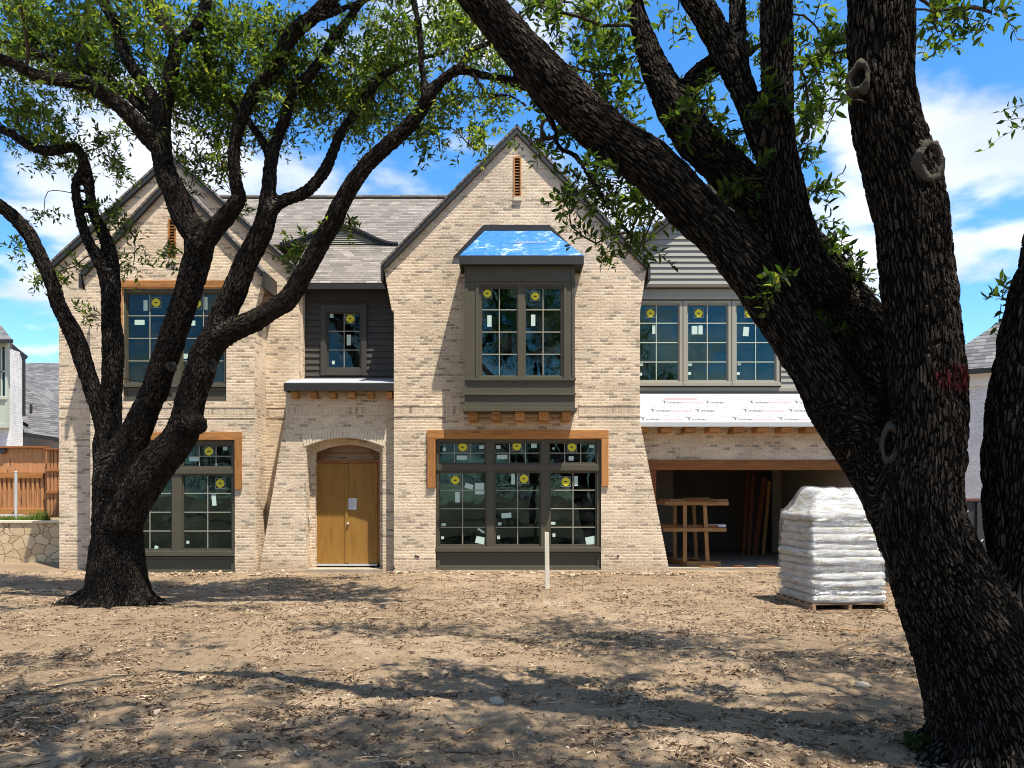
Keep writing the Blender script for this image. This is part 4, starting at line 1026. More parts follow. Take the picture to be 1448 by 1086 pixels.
mb = MB(); mb.box(WX(-160, df), xe + .05, df - .12, df + .10, zt_ + .001, zt_ + .06); mb.build('cap_rail', M['cedardark'], fen, bevel=.005)
mb = MB(); mb.box(xe, xe + .12, df - .06, df + .06, zb_ - .05, zt_); mb.build('post', M['fence'], fen, bevel=.005)
d3 = df - .25
mb = MB(); x = WX(66.5, d3); 
while x < WX(100, d3): mb.box(x, x + .075, d3, d3 + .03, WZ(731, d3), WZ(637, d3)); x += .105
mb.build('batten', M['fence'], fen)
mb = MB(); mb.box(WX(66, d3), WX(100, d3), d3 + .035, d3 + .05, WZ(731, d3), WZ(637, d3)); mb.build('board_panel', M['fence'], fen)
for y in (665, 696, 730):
    mb = MB(); mb.box(WX(66, d3), WX(100, d3), d3 - .05, d3 - .004, WZ(y + 1.7, d3), WZ(y - 1.7, d3)); mb.build('rail', M['cedar'], fen, bevel=.004)
mb = MB(); mb.box(WX(65, d3), WX(100, d3), d3 - .10, d3 + .08, WZ(637, d3) + .001, WZ(634.3, d3)); mb.build('cap_rail', M['cedardark'], fen, bevel=.004)
mb = MB(); c = P(2, 637, df - .1); mb.prism([c + Vector((.15, 0, 0)), c + Vector((0, 0, .1)), c + Vector((-.15, 0, 0)), c + Vector((0, 0, -.1))], (0, .06, 0)); mb.build('hinge_plate', M['black'], fen)
dp = 22.45; c = P(22.5, 735, dp); c.z = ztw - .05
mb = MB(); mb.tube([c, Vector((c.x, c.y, WZ(667, dp)))], .042, 12); mb.tube([Vector((c.x, c.y, WZ(667, dp))), Vector((c.x, c.y, WZ(666, dp)))], [.05, .02], 12)
tag(mb.build('metal_post', M['galv'], origin=c, smooth=False), 'round galvanised steel post before the cedar fence', 'post')
# grass strip on the raised yard
def blades(name, n, xr, yr, hz, hmin, hmax, label=None, cat=None, kind='stuff', origin=(0, 0, 0)):
    x = rng.uniform(*xr, n); y = rng.uniform(*yr, n); h = rng.uniform(hmin, hmax, n); a = rng.uniform(0, 6.28, n); l = rng.uniform(.1, .5, n) * h
    z = np.array([hz(p, q) for p, q in zip(x, y)])
    w = .008; dx, dy = np.cos(a), np.sin(a)
    V = np.stack([np.stack([x - dy * w, y + dx * w, z], 1), np.stack([x + dy * w, y - dx * w, z], 1), np.stack([x + dx * l, y + dy * l, z + h], 1)], 1).reshape(-1, 3)
    me = bpy.data.meshes.new(name); me.from_pydata((V - np.array(origin)).tolist(), [], np.arange(3 * n).reshape(-1, 3).tolist())
    at = me.attributes.new('tint', 'FLOAT', 'POINT'); at.data.foreach_set('value', np.repeat(rng.random(n), 3))
    me.materials.append(M['grass']); o = bpy.data.objects.new(name, me); COL.objects.link(o); o.location = origin
    return tag(o, label, cat, None, kind)
blades('grass', 9000, (-20, WX(66, 22.6)), (dwl + .45, 22.8), lambda p, q: ztw - .05, .05, .22)
g0 = (WX(55, 22.3), 22.35, ztw - .05)
blades('grass_tuft', 420, (g0[0] - .24, g0[0] + .24), (g0[1] - .15, g0[1] + .15), lambda p, q: ztw - .05, .15, .42, 'tall green grass tuft growing at the fence corner', 'plant', None, g0)
# weed at the foot of the right oak
wx, wy = WX(1304, 5.75), 5.55

# dark container and the neighbours
dc = 16.0
con = thing('container', (WX(1400, dc), dc, 0), 'dark steel container behind the right oak with a brown top rail', 'container')
mb = MB(); mb.box(WX(1310, dc), WX(1560, dc), dc, dc + 2, .02, WZ(709, dc)); mb.build('steel_body', M['steel'], con)
mb = MB(); mb.box(WX(1308, dc), WX(1562, dc), dc - .06, dc + .06, WZ(709, dc) + .002, WZ(704.5, dc)); mb.build('top_rail', M['rust'], con, bevel=.01)
mb = MB()
for k in range(8): mb.box(WX(1316 + k * 32, dc), WX(1321 + k * 32, dc), dc - .05, dc - .001, .05, WZ(710, dc))
mb.build('rib', M['steel'], con)
mb = MB(); mb.tube([P(1369, 722, dc - .02), P(1366, 729, dc - .03), P(1363, 736, dc - .02)], .012, 5); mb.tube([P(1376, 765, dc - .02), P(1382, 770, dc - .03), P(1390, 763, dc - .02)], .012, 5); mb.build('tie_wire', M['pvc'], con)

nb = thing('neighbour_house', (WX(1420, 26), 26, 0), 'white painted brick house with a grey hip roof behind the right oak', 'house')
A0 = P(1328, 700, 25.7); A0.z = 0; zE_ = WZ(526, 25.5); va, vb = Vector((.85, -.53, 0)), Vector((.53, .85, 0))
def npt(a, b, z): return A0 + va * a + vb * b + Vector((0, 0, z))
mb = MB(); cs_ = [(0, 0), (10, 0), (10, 8), (0, 8)]
v = [npt(a, b, z) for z in (0, zE_ + .02) for a, b in cs_]
mb.add(v, [(0, 1, 5, 4), (1, 2, 6, 5), (2, 3, 7, 6), (3, 0, 4, 7)]); mb.build('brick_wall', M['whitebrick'], nb)
mb = MB(); o_ = .42; e_ = [npt(a + (o_ if a else -o_), b + (o_ if b else -o_), zE_) for a, b in cs_]; r0, r1 = npt(4, 4, zE_ + 3.8), npt(6, 4, zE_ + 3.8)
mb.add(e_ + [r0, r1], [(0, 1, 5, 4), (1, 2, 5), (2, 3, 4, 5), (3, 0, 4)]); rf = mb.build('hip_roof', M['shinglegrey'], nb); uvroof(rf, va, (0, 0, 1.35))
mb = MB()
for i in range(4): mb.beam(e_[i] + Vector((0, 0, -.09)), e_[(i + 1) % 4] + Vector((0, 0, -.09)), .06, .16)
mb.build('gutter', M['fascia'], rf)
mb = MB(); mb.prism([p + Vector((0, 0, -.05)) for p in e_], (0, 0, .03)); mb.build('soffit', M['whitepaint'], rf)
mb = MB(); mb.beam(npt(-.03, -.03, zE_ - .32), npt(10.03, -.03, zE_ - .32), .10, .40); mb.build('frieze_board', M['whitepaint'], nb)

nl = thing('neighbour_house', (WX(20, 30), 30, 0), 'white brick house with grey shingles and pale green bay beyond the cedar fence', 'house')
d = 31.0
mb = MB(); mb.box(-34, -22.4, 30.1, 36, 0, WZ(512, 30.1)); mb.box(-34, WX(11, 29.2), 29.36, 30.1, 0, WZ(497, 29.8)); mb.box(WX(-200, 32), WX(95, 32), 32, 36, 0, WZ(612, 32)); mb.build('brick_wall', M['whitebrick'], nl)
d0 = 29.2                                                             # pale green bay
mb = MB(); mb.plate([rect(-120, 480, 10, 605, d0), rect(-30, 490, 7, 560, d0)], d0, d0 + .15); mb.box(WX(-120, d0), WX(11, d0), d0 - .06, d0 - .001, WZ(565, d0), WZ(561, d0)); mb.box(WX(-120, d0), WX(11, d0), d0 - .06, d0 - .002, WZ(605, d0), WZ(600, d0)); mb.box(WX(8, d0), WX(10.5, d0), d0 - .03, d0 - .001, WZ(600, d0), WZ(565, d0))
by = mb.build('bay', M['palegreen'], nl)
mb = MB(); mb.box(WX(-30, d0), WX(7, d0), d0 + .06, d0 + .07, WZ(560, d0), WZ(490, d0)); mb.build('pane', M['glass'], by)
mb = MB(); xx = WX(1.5, d0); mb.box(xx - .03, xx + .03, d0 + .02, d0 + .055, WZ(560, d0), WZ(490, d0)); zz = WZ(525, d0); mb.box(WX(-30, d0), WX(7, d0), d0 + .02, d0 + .05, zz - .03, zz + .03); mb.build('muntin', M['palegreen'], by)
mb = MB(); mb.box(WX(-120, d0), WX(9, d0), d0 + .3, d0 + .32, WZ(605, d0), WZ(480, d0)); mb.build('backing', M['inside'], by)
mb = MB()
slab(mb, P(-120, 480, d0 - .3), P(17, 480, d0 - .3), P(-14, 440, d + 1), P(-120, 440, d + 1), .10)
slab(mb, P(13, 484, 29.6), P(38, 505, 30.2), P(8, 476, 31.6), P(-6, 460, 31.2), .08)
r_ = mb.build('roof', M['shinglegrey'], nl); uvroof(r_, (1, 0, 0), (0, .6, .8))
mb = MB(); mb.beam(P(-120, 482.5, d0 - .3), P(18, 482.5, d0 - .3), .06, .14); mb.beam(P(12, 486, 29.55), P(38, 506, 30.2), .06, .14); mb.build('gutter', M['fascia'], r_)
mb = MB(); mb.beam(P(33.5, 506, 30.1), P(33.5, 588, 30.1), .09, .09); mb.build('downspout', M['fascia'], nl)
mb = MB(); e0_, e1_ = P(20, 609, 30.3), P(110, 623, 30.3)
slab(mb, P(24, 610, 30.2), P(120, 625, 30.2), P(85, 560, 34), P(10, 520, 34), .08); slab(mb, P(12, 584, 30.9), P(40, 600, 30.6), P(40, 560, 32.5), P(12, 545, 32.5), .06)
r_ = mb.build('roof', M['shinglegrey'], nl); uvroof(r_, (1, 0, -.15), (0, .6, .8))
mb = MB(); mb.beam(P(24, 612.5, 30.2), P(120, 627.5, 30.2), .06, .16); mb.beam(P(13, 586, 30.8), P(25, 611, 30.25), .06, .16); mb.build('gutter', M['fascia'], r_)
mb = MB(); c = P(44, 577, 31.5); mb.tube([c + Vector((0, 0, -.4)), c + Vector((0, 0, .15))], .05, 8); mb.build('vent_pipe', M['black'], r_)
mb = MB(); mb.beam(P(22.5, 605, d - .15), P(22.5, 636, d - .15), .10, .10); mb.build('downspout', M['fascia'], nl)
nr = thing('far_house', (WX(60, 40), 40, 0), 'grey shingle roof of a house far behind the white brick neighbour', 'house')
d = 40.0; mb = MB(); slab(mb, P(20, 606, d), P(130, 606, d), P(130, 513, d + 6), P(20, 513, d + 6), .1); r_ = mb.build('roof', M['shinglegrey'], nr); uvroof(r_, (1, 0, 0), (0, .8, .6))
mb = MB(); mb.box(WX(20, d), WX(130, d), d + .5, d + 6, 0, WZ(606, d) - .05); mb.build('brick_wall', M['whitebrick'], nr)
# ================================================================== TREES
def catmull(pts, step):
    pts = np.array(pts, float); n = len(pts); out = []
    for i in range(n - 1):
        p0, p1, p2, p3 = pts[max(i - 1, 0)], pts[i], pts[i + 1], pts[min(i + 2, n - 1)]
        k = max(2, int(np.linalg.norm(p2[:3] - p1[:3]) / step))
        for t in np.arange(k) / k:
            out.append(.5 * ((2 * p1) + (-p0 + p2) * t + (2 * p0 - 5 * p1 + 4 * p2 - p3) * t * t + (-p0 + 3 * p1 - 3 * p2 + p3) * t ** 3))
    out.append(pts[-1]); return np.array(out)
def limb(spec, d0, d1, step, rs=1.0):
    """spec: (x, y, width) of the limb's axis in the photograph, depth running d0..d1"""
    L = [0]; 
    for a, b in zip(spec[:-1], spec[1:]): L.append(L[-1] + math.hypot(a[0] - b[0], a[1] - b[1]))
    out = []
    for s, l in zip(spec, L):
        d = d0 + (d1 - d0) * l / L[-1]; p = P(s[0], s[1], d); out.append((p.x, p.y, p.z, s[2] / 2 * d / F * rs))
    return catmull(out, step)
def build_trunk(name, limbs, voxel, mat, parent, lump, nmain):
    mb = MB()
    for L in limbs: mb.tube([tuple(p[:3]) for p in L], [max(p[3], voxel * .9) for p in L], 14)
    me = bpy.data.meshes.new('tmp'); me.from_pydata(mb.v, [], mb.f)
    o = bpy.data.objects.new('tmp', me); COL.objects.link(o)
    m = o.modifiers.new('r', 'REMESH'); m.mode = 'VOXEL'; m.voxel_size = voxel
    m = o.modifiers.new('s', 'SMOOTH'); m.iterations = 7; m.factor = .5
    bpy.context.view_layer.update()
    me2 = bpy.data.meshes.new_from_object(o.evaluated_get(bpy.context.evaluated_depsgraph_get()))
    bpy.data.objects.remove(o); bpy.data.meshes.remove(me)
    n = len(me2.vertices); V = np.zeros(n * 3); me2.vertices.foreach_get('co', V); V = V.reshape(-1, 3)
    Nn = np.zeros(n * 3); me2.vertices.foreach_get('normal', Nn); Nn = Nn.reshape(-1, 3)
    S = []; 
    for li, L in enumerate(limbs[:nmain]):
        arc = 0; t0 = Vector(L[1][:3] - L[0][:3]).normalized(); nr = t0.orthogonal().normalized()
        if S:                                   # carry the bark on from the limb this one leaves
            end = len(L) - 1 if L[0][2] < L[-1][2] - .2 and L[0][3] < L[-1][3] else 0
            P0 = np.array([s[0] for s in S]); kk = int(np.argmin(((P0 - L[end][:3]) ** 2).sum(1))); arc = S[kk][4]
            if end: arc -= float(np.linalg.norm(np.diff(L[:, :3], axis=0), axis=1).sum())
            nr = Vector(S[kk][2]); nr = nr - t0 * nr.dot(t0); nr = nr.normalized() if nr.length > .1 else t0.orthogonal().normalized()
        for i, p in enumerate(L):
            t = Vector(L[min(i + 1, len(L) - 1)][:3] - L[max(i - 1, 0)][:3]); t = t.normalized() if t.length > 0 else t0
            nr = (nr - t * nr.dot(t)).normalized(); bn = t.cross(nr)
            if i: arc += float(np.linalg.norm(p[:3] - L[i - 1][:3]))
            S.append((p[:3], p[3], np.array(nr), np.array(bn), arc, li))
    kd = kdtree.KDTree(len(S))
    for i, s in enumerate(S): kd.insert(s[0], i)
    kd.balance()
    idx = np.zeros(n, int)
    for i in range(n):
        best, bi = 1e9, 0
        for co, k, dist in kd.find_n(V[i], 5):
            q = dist / max(S[k][1], .01)
            if q < best: best, bi = q, k
        idx[i] = bi
    C = np.array([s[0] for s in S])[idx]; R = np.array([s[1] for s in S])[idx]; N1 = np.array([s[2] for s in S])[idx]; B1 = np.array([s[3] for s in S])[idx]; A = np.array([s[4] for s in S])[idx]; LI = np.array([s[5] for s in S])[idx]
    dv = V - C; a = (dv * N1).sum(1); b = (dv * B1).sum(1); ln = np.hypot(a, b) + 1e-6
    tg = np.cross(N1, B1); A = A + (dv * tg).sum(1) - np.clip(ln - R, 0, 2)
    bark = np.stack([a / ln * R, b / ln * R, A * .165], 1)
    ne = len(me2.edges); E = np.zeros(ne * 2, np.int32); me2.edges.foreach_get('vertices', E); E = E.reshape(-1, 2)
    deg = np.bincount(E.ravel(), minlength=n)[:, None].astype(float)
    bd = np.zeros(n, bool); df_ = LI[E[:, 0]] != LI[E[:, 1]]; bd[E[df_].ravel()] = True
    for _ in range(int(.16 / voxel)):
        g_ = bd[E[:, 0]] | bd[E[:, 1]]; bd[E[g_].ravel()] = True
    bd = bd[:, None]
    for _ in range(int(1.1 / voxel)):
        acc = np.stack([np.bincount(E[:, 0], bark[E[:, 1], c], n) + np.bincount(E[:, 1], bark[E[:, 0], c], n) for c in range(3)], 1)
        bark = np.where(bd, .5 * bark + .5 * acc / np.maximum(deg, 1), bark)
    V = V + Nn * (lump * np.clip(R, 0, .5) * fbm(V[:, 0] * 3.2, V[:, 1] * 3.2, V[:, 2] * 1.6, 3, 17))[:, None]
    V = V + Nn * (.012 * np.clip(R / .2, .1, 1) * fbm(V[:, 0] * 13, V[:, 1] * 13, V[:, 2] * 6, 2, 47))[:, None]
    base = base_of(parent)
    me2.vertices.foreach_set('co', (V - np.array(base)).ravel())
    at = me2.attributes.new('bark', 'FLOAT_VECTOR', 'POINT'); at.data.foreach_set('vector', bark.ravel())
    me2.polygons.foreach_set('use_smooth', [True] * len(me2.polygons)); me2.materials.clear(); me2.materials.append(mat); me2.update()
    ob = bpy.data.objects.new(name, me2); COL.objects.link(ob); ob.parent = parent; return ob

LEAF = np.array([(0, 0, 0), (.42, .5, .10), (1, 0, -.06), (.42, -.5, .10)])       # u along, v across, w up (folded along the rib)
LEAF6 = np.array([(0, 0, 0), (.25, .42, .07), (.62, .46, .05), (1, 0, -.12), (.62, -.46, .05), (.25, -.42, .07), (.5, 0, -.01)])
def unit(v): return v / (np.linalg.norm(v, axis=-1, keepdims=True) + 1e-9)
class Crown:
    def __init__(s): s.V = []; s.Fq = []; s.Ft = []; s.T = []; s.n = 0; s.tw = MB(); s.tq = []; s.M = []
    def twigs(s, start, dirn, length, nleaf, lsize, fine=False, rad=.004, droop=.25, tone=0.0):
        """arrays of twigs: start (n,3), dirn (n,3), length (n)"""
        n = len(start); dirn = unit(dirn); 
        k = 4; ts = np.linspace(0, 1, k)
        side = unit(np.cross(dirn, rng.normal(size=(n, 3)))); bend = rng.normal(0, .25, n)
        def at(t):
            t = np.asarray(t)[None, :, None]
            L = length[:, None, None]
            return start[:, None, :] + dirn[:, None, :] * t * L + side[:, None, :] * (bend[:, None, None] * L * t * t) + np.array([0, 0, -1.]) * droop * L * t * t
        pts = at(ts)                                    # n,k,3
        # stems: 3 sided
        u = side; w = np.cross(dirn, u)
        ring = []
        for q in range(3):
            a = 2 * math.pi * q / 3
            r = rad * (1 - .6 * ts)
            ring.append(pts + (u * math.cos(a) + w * math.sin(a))[:, None, :] * r[None, :, None])
        R = np.stack(ring, 2)                           # n,k,3,3
        b = s.n; s.V.append(R.reshape(-1, 3)); s.T.append(np.full(n * k * 3, .3)); s.n += n * k * 3
        I = b + np.arange(n * k * 3).reshape(n, k, 3)
        q = [np.stack([I[:, i, j], I[:, i, (j + 1) % 3], I[:, i + 1, (j + 1) % 3], I[:, i + 1, j]], -1).reshape(-1, 4) for i in range(k - 1) for j in range(3)]
        q = np.concatenate(q); s.Fq.append(q); s.M.append(np.ones(len(q), int))
        # leaves
        tl = np.clip(np.linspace(.12, 1.0, nleaf)[None, :] + rng.normal(0, .04, (n, nleaf)), 0, 1)
        pos = start[:, None, :] + dirn[:, None, :] * (tl * length[:, None])[..., None] + side[:, None, :] * (bend[:, None] * length[:, None] * tl ** 2)[..., None] + np.array([0, 0, -1.]) * (droop * length[:, None] * tl ** 2)[..., None]
        ang = (np.arange(nleaf) * 2.4)[None, :] + rng.uniform(0, 6.28, (n, 1)) + rng.normal(0, .4, (n, nleaf))
        out = u[:, None, :] * np.cos(ang)[..., None] + w[:, None, :] * np.sin(ang)[..., None]
        ld = unit(out * 1.0 + dirn[:, None, :] * rng.uniform(.3, 1.0, (n, nleaf, 1)) + np.array([0, 0, .15]) + rng.normal(0, .25, (n, nleaf, 3)))
        up = unit(np.array([0, 0, 1.]) + rng.normal(0, .55, (n, nleaf, 3)))
        sd = unit(np.cross(ld, up)); up = np.cross(sd, ld)
        size = lsize * rng.uniform(.6, 1.25, (n, nleaf)); wid = size * rng.uniform(.30, .44, (n, nleaf))
        T = LEAF6 if fine else LEAF
        LV = pos[:, :, None, :] + ld[:, :, None, :] * (T[:, 0][None, None, :, None] * size[..., None, None]) + sd[:, :, None, :] * (T[:, 1][None, None, :, None] * wid[..., None, None]) + up[:, :, None, :] * (T[:, 2][None, None, :, None] * size[..., None, None])
        m = n * nleaf; kv = len(T); b = s.n
        s.V.append(LV.reshape(-1, 3)); s.n += m * kv
        tint = np.clip(rng.beta(2, 2.6, (n, nleaf)) + rng.normal(0, .12, (n, 1)) + tone, 0, 1); s.T.append(np.repeat(tint.ravel(), kv))
        I = b + np.arange(m * kv).reshape(m, kv)
        if fine: q = np.concatenate([I[:, [0, 1, 2, 6]], I[:, [6, 2, 3, 4]], I[:, [0, 6, 4, 5]]])
        else: q = np.concatenate([I[:, [0, 1, 2, 3]]])
        s.Fq.append(q); s.M.append(np.zeros(len(q), int))
    def build(s, name, parent):
        V = np.concatenate(s.V) - np.array(base_of(parent)); Q = np.concatenate(s.Fq); T = np.concatenate(s.T); MI = np.concatenate(s.M)
        me = bpy.data.meshes.new(name); me.vertices.add(len(V)); me.vertices.foreach_set('co', V.ravel().astype(np.float32))
        me.loops.add(Q.size); me.loops.foreach_set('vertex_index', Q.ravel().astype(np.int32))
        me.polygons.add(len(Q)); me.polygons.foreach_set('loop_start', np.arange(0, Q.size, 4, dtype=np.int32)); me.polygons.foreach_set('loop_total', np.full(len(Q), 4, np.int32))
        me.materials.append(M['leaf']); me.materials.append(M['twig']); me.polygons.foreach_set('material_index', MI.astype(np.int32))
        at = me.attributes.new('tint', 'FLOAT', 'POINT'); at.data.foreach_set('value', T.astype(np.float32)); me.update()
        o = bpy.data.objects.new(name, me); COL.objects.link(o); o.parent = parent; return o

def branchwork(br, cs, S):
    """joins leaf clusters to the limbs through one another, thinning outwards"""
    A = S[:, :3]; C = np.array(cs); n = len(C)
    d = np.sqrt(((C[:, None, :] - A[None, ::3, :]) ** 2).sum(-1)); lk = d.argmin(1) * 3; best = d.min(1) * 1.15; par = np.full(n, -1); done = np.zeros(n, bool); order = []
    for _ in range(n):
        i = int(np.where(done, 1e9, best).argmin()); done[i] = True; order.append(i)
        dd = np.sqrt(((C - C[i]) ** 2).sum(1)) + .05; m = (~done) & (dd < best); best[m] = dd[m]; par[m] = i
    wt = np.ones(n)
    for i in reversed(order):
        if par[i] >= 0: wt[par[i]] += wt[i]
    out = {}
    for i in order:
        q = A[lk[i]] if par[i] < 0 else C[par[i]]; out[id(cs[i])] = q; L = float(np.linalg.norm(C[i] - q)); r1 = .0045 * math.sqrt(wt[i]) + .002
        if L < .08: continue
        mid = (q + C[i]) / 2 + rng.normal(0, .11, 3) * L + np.array([0, 0, .06 * L]); r0 = min(r1 * 1.35, S[lk[i], 3] * .6 if par[i] < 0 else 1)
        p = catmull([(*q, r0), (*mid, (r0 + r1) / 2), (*C[i], r1)], max(.12, L / 7)); br.tube([tuple(a[:3]) for a in p], [a[3] for a in p], 5)
    return out
def grow(tree, limbs, ells, dspan, crad, leaf, ntw, nlf, over, fine, lens=(.22, .5), front=-.25, seed=1, tone0=0.0):
    """leafy clusters in picture regions (near the depth of the closest limb) and in the free crown above"""
    global rng
    rng = np.random.default_rng(seed)
    S = np.concatenate(limbs); S = S[S[:, 3] > 0]
    sx = CX + S[:, 0] / S[:, 1] * F; sy = HY - (S[:, 2] - EYE) / S[:, 1] * F
    cr = Crown(); br = MB(); cents = []
    for e in ells:
        x, y, rx, ry = e[:4]; dens = e[4] if len(e) > 4 else 1.0
        k = np.argmin((sx - x) ** 2 + (sy - y) ** 2); dm = S[k, 1]; cp = crad * F / dm
        n = max(1, int(round(rx * ry * math.pi / (cp * cp * 1.15) * dens)))
        for _ in range(n):
            a = rng.uniform(0, 6.28); r = math.sqrt(rng.random()); X, Y = x + rx * r * math.cos(a), y + ry * r * math.sin(a)
            k = np.argmin((sx - X) ** 2 + (sy - Y) ** 2); D = S[k, 1] + rng.uniform(front * dspan, (2 + (front + .25) * .8) * dspan)
            cents.append((np.array(P(X, Y, D)), min(1.0, .22 + min(rx, ry) / cp * .72), tone0 + float(rng.normal(0, .13))))
    for c in over: cents.append((np.array(c), 1.0, 0))
    par = branchwork(br, [c[0] for c in cents], S)
    for c, sc, tone in cents:
        q = par[id(c)]; L = float(np.linalg.norm(c - q))
        n = max(2, int(ntw * sc * rng.uniform(.7, 1.3)))
        off = rng.normal(0, crad * .42 * sc, (n, 3)) * np.array([1, 1, .8]); st = c + off * .75
        dn = unit(off + rng.normal(0, .5, (n, 3)) * crad + unit(c - q)[None] * crad * .25)
        cr.twigs(st, dn, rng.uniform(*lens, n) * (.6 + .4 * sc), nlf, leaf, fine, tone=tone)
    cr.build('crown', tree); 
    if br.v: br.build('branchwork', M['twig'], tree, smooth=True)
    print('crown', len(cents), cr.n)

# ------------------------------------------------------------------ left oak
dL = 13.5
bx, by_ = WX(168, dL), dL
oakL = thing('oak_tree', (bx, by_, gz(bx, by_)), 'dark many stemmed oak before the left gable, its flared trunk foot in full view', 'tree', None)
st = .06
LT = [
 limb([(163, 858, 112), (166, 840, 92), (166, 805, 78), (166, 750, 66), (169, 705, 68), (171, 665, 70), (170, 625, 56)], dL, dL, st),
 limb([(168, 690, 60), (160, 640, 40), (148, 600, 27), (135, 562, 25), (124, 529, 24), (113, 495, 25), (102, 468, 24), (83, 432, 22), (75, 404, 21), (59, 368, 20), (41, 332, 20), (17, 305, 19), (-12, 285, 18), (-60, 268, 14)], dL, 12.7, st),
 limb([(165, 680, 60), (156, 640, 46), (154, 600, 34), (157, 570, 29), (159, 529, 29), (160, 487, 30), (157, 446, 26), (155, 415, 24), (145, 384, 16), (127, 346, 15), (115, 313, 14), (108, 280, 13), (107, 258, 12), (116, 240, 11), (118, 215, 10)], dL, 14.0, st),
 limb([(158, 440, 24), (160, 400, 20), (157, 363, 19), (146, 330, 18), (132, 300, 15), (128, 276, 14), (123, 243, 14), (115, 221, 14), (104, 208, 14), (69, 214, 14), (39, 205, 13), (17, 190, 12), (-10, 180, 12), (-60, 172, 9)], 13.9, 14.3, st),
 limb([(172, 690, 66), (178, 655, 50), (191, 615, 42), (206, 580, 37), (217, 556, 36), (226, 529, 36), (245, 473, 36), (264, 418, 36), (276, 377, 38), (282, 340, 40), (261, 308, 35), (249, 276, 33), (233, 240, 30), (229, 193, 25), (231, 155, 24), (240, 116, 21), (246, 83, 19), (254, 62, 18), (279, 37, 16), (293, 0, 15), (300, -60, 13), (290, -130, 10)], 13.4, 12.7, st),
 limb([(231, 160, 20), (213, 133, 18), (180, 83, 17), (163, 33, 17), (144, 0, 16), (110, -50, 14), (80, -100, 9)], 12.95, 13.8, st),
 limb([(233, 235, 28), (226, 212, 27), (210, 193, 26), (177, 157, 24), (146, 133, 22), (110, 116, 20), (55, 108, 18), (22, 91, 16), (0, 83, 15), (-40, 60, 13), (-100, 50, 9)], 13.05, 11.9, st),
 limb([(228, 180, 16), (204, 155, 15), (166, 122, 14), (133, 102, 15), (91, 91, 13), (50, 75, 12), (0, 59, 11), (-60, 50, 8)], 13.0, 13.9, st),
 limb([(250, 72, 14), (243, 55, 16), (229, 28, 17), (208, 0, 16), (190, -40, 13)], 12.85, 13.4, st),
 limb([(281, 350, 34), (301, 327, 28), (323, 302, 25), (338, 280, 21), (334, 262, 19), (331, 229, 18), (334, 193, 17), (345, 160, 18), (362, 127, 19), (388, 100, 21), (411, 52, 22), (447, 19, 20), (474, -10, 18), (510, -60, 14)], 13.0, 12.2, st),
 limb([(452, 24, 12), (470, 20, 10), (488, 11, 9), (516, 0, 9), (550, -30, 7)], 12.3, 12.8, st),
 limb([(174, 745, 52), (186, 712, 54), (204, 682, 54), (225, 653, 52), (246, 630, 50), (260, 605, 44), (270, 562, 40), (282, 529, 41), (290, 501, 40), (307, 473, 40), (315, 446, 36), (331, 413, 34), (345, 377, 32), (362, 343, 31), (376, 310, 28), (380, 268, 21), (383, 232, 19), (391, 199, 17), (402, 171, 17), (413, 133, 16), (441, 102, 15), (460, 75, 14), (477, 47, 13), (500, 18, 11), (530, -30, 9)], 13.3, 12.6, st),
 limb([(382, 222, 14), (367, 193, 12), (350, 171, 11), (330, 150, 9), (318, 120, 7)], 12.8, 13.3, st),
 limb([(376, 302, 22), (400, 284, 18), (433, 271, 17), (460, 240, 17), (474, 207, 15), (483, 188, 14), (505, 155, 13), (529, 121, 13), (549, 102, 11), (593, 83, 9), (630, 75, 6)], 12.85, 13.6, st),
 limb([(308, 478, 36), (330, 466, 34), (359, 454, 31), (387, 437, 28), (408, 422, 30), (428, 390, 28), (447, 355, 27), (469, 316, 26), (487, 280, 25), (513, 240, 23), (543, 210, 22), (574, 182, 22), (596, 155, 20), (615, 124, 17), (648, 99, 14), (676, 105, 12), (709, 113, 11), (750, 127, 10), (790, 150, 7), (820, 185, 4)], 13.0, 11.6, st),
 limb([(603, 140, 14), (599, 115, 11), (596, 91, 10), (593, 41, 10), (585, 0, 10), (578, -60, 8)], 12.0, 12.3, st),
 limb([(648, 99, 10), (665, 72, 9), (692, 61, 8), (715, 50, 6)], 11.85, 12.1, st),
 limb([(668, 104, 8), (682, 124, 7), (695, 135, 6), (720, 135, 6), (745, 150, 4)], 11.8, 11.6, st),
]
LT.append(limb([(262, 602, 38), (278, 600, 30), (287, 599, 22)], 13.1, 13.0, st))
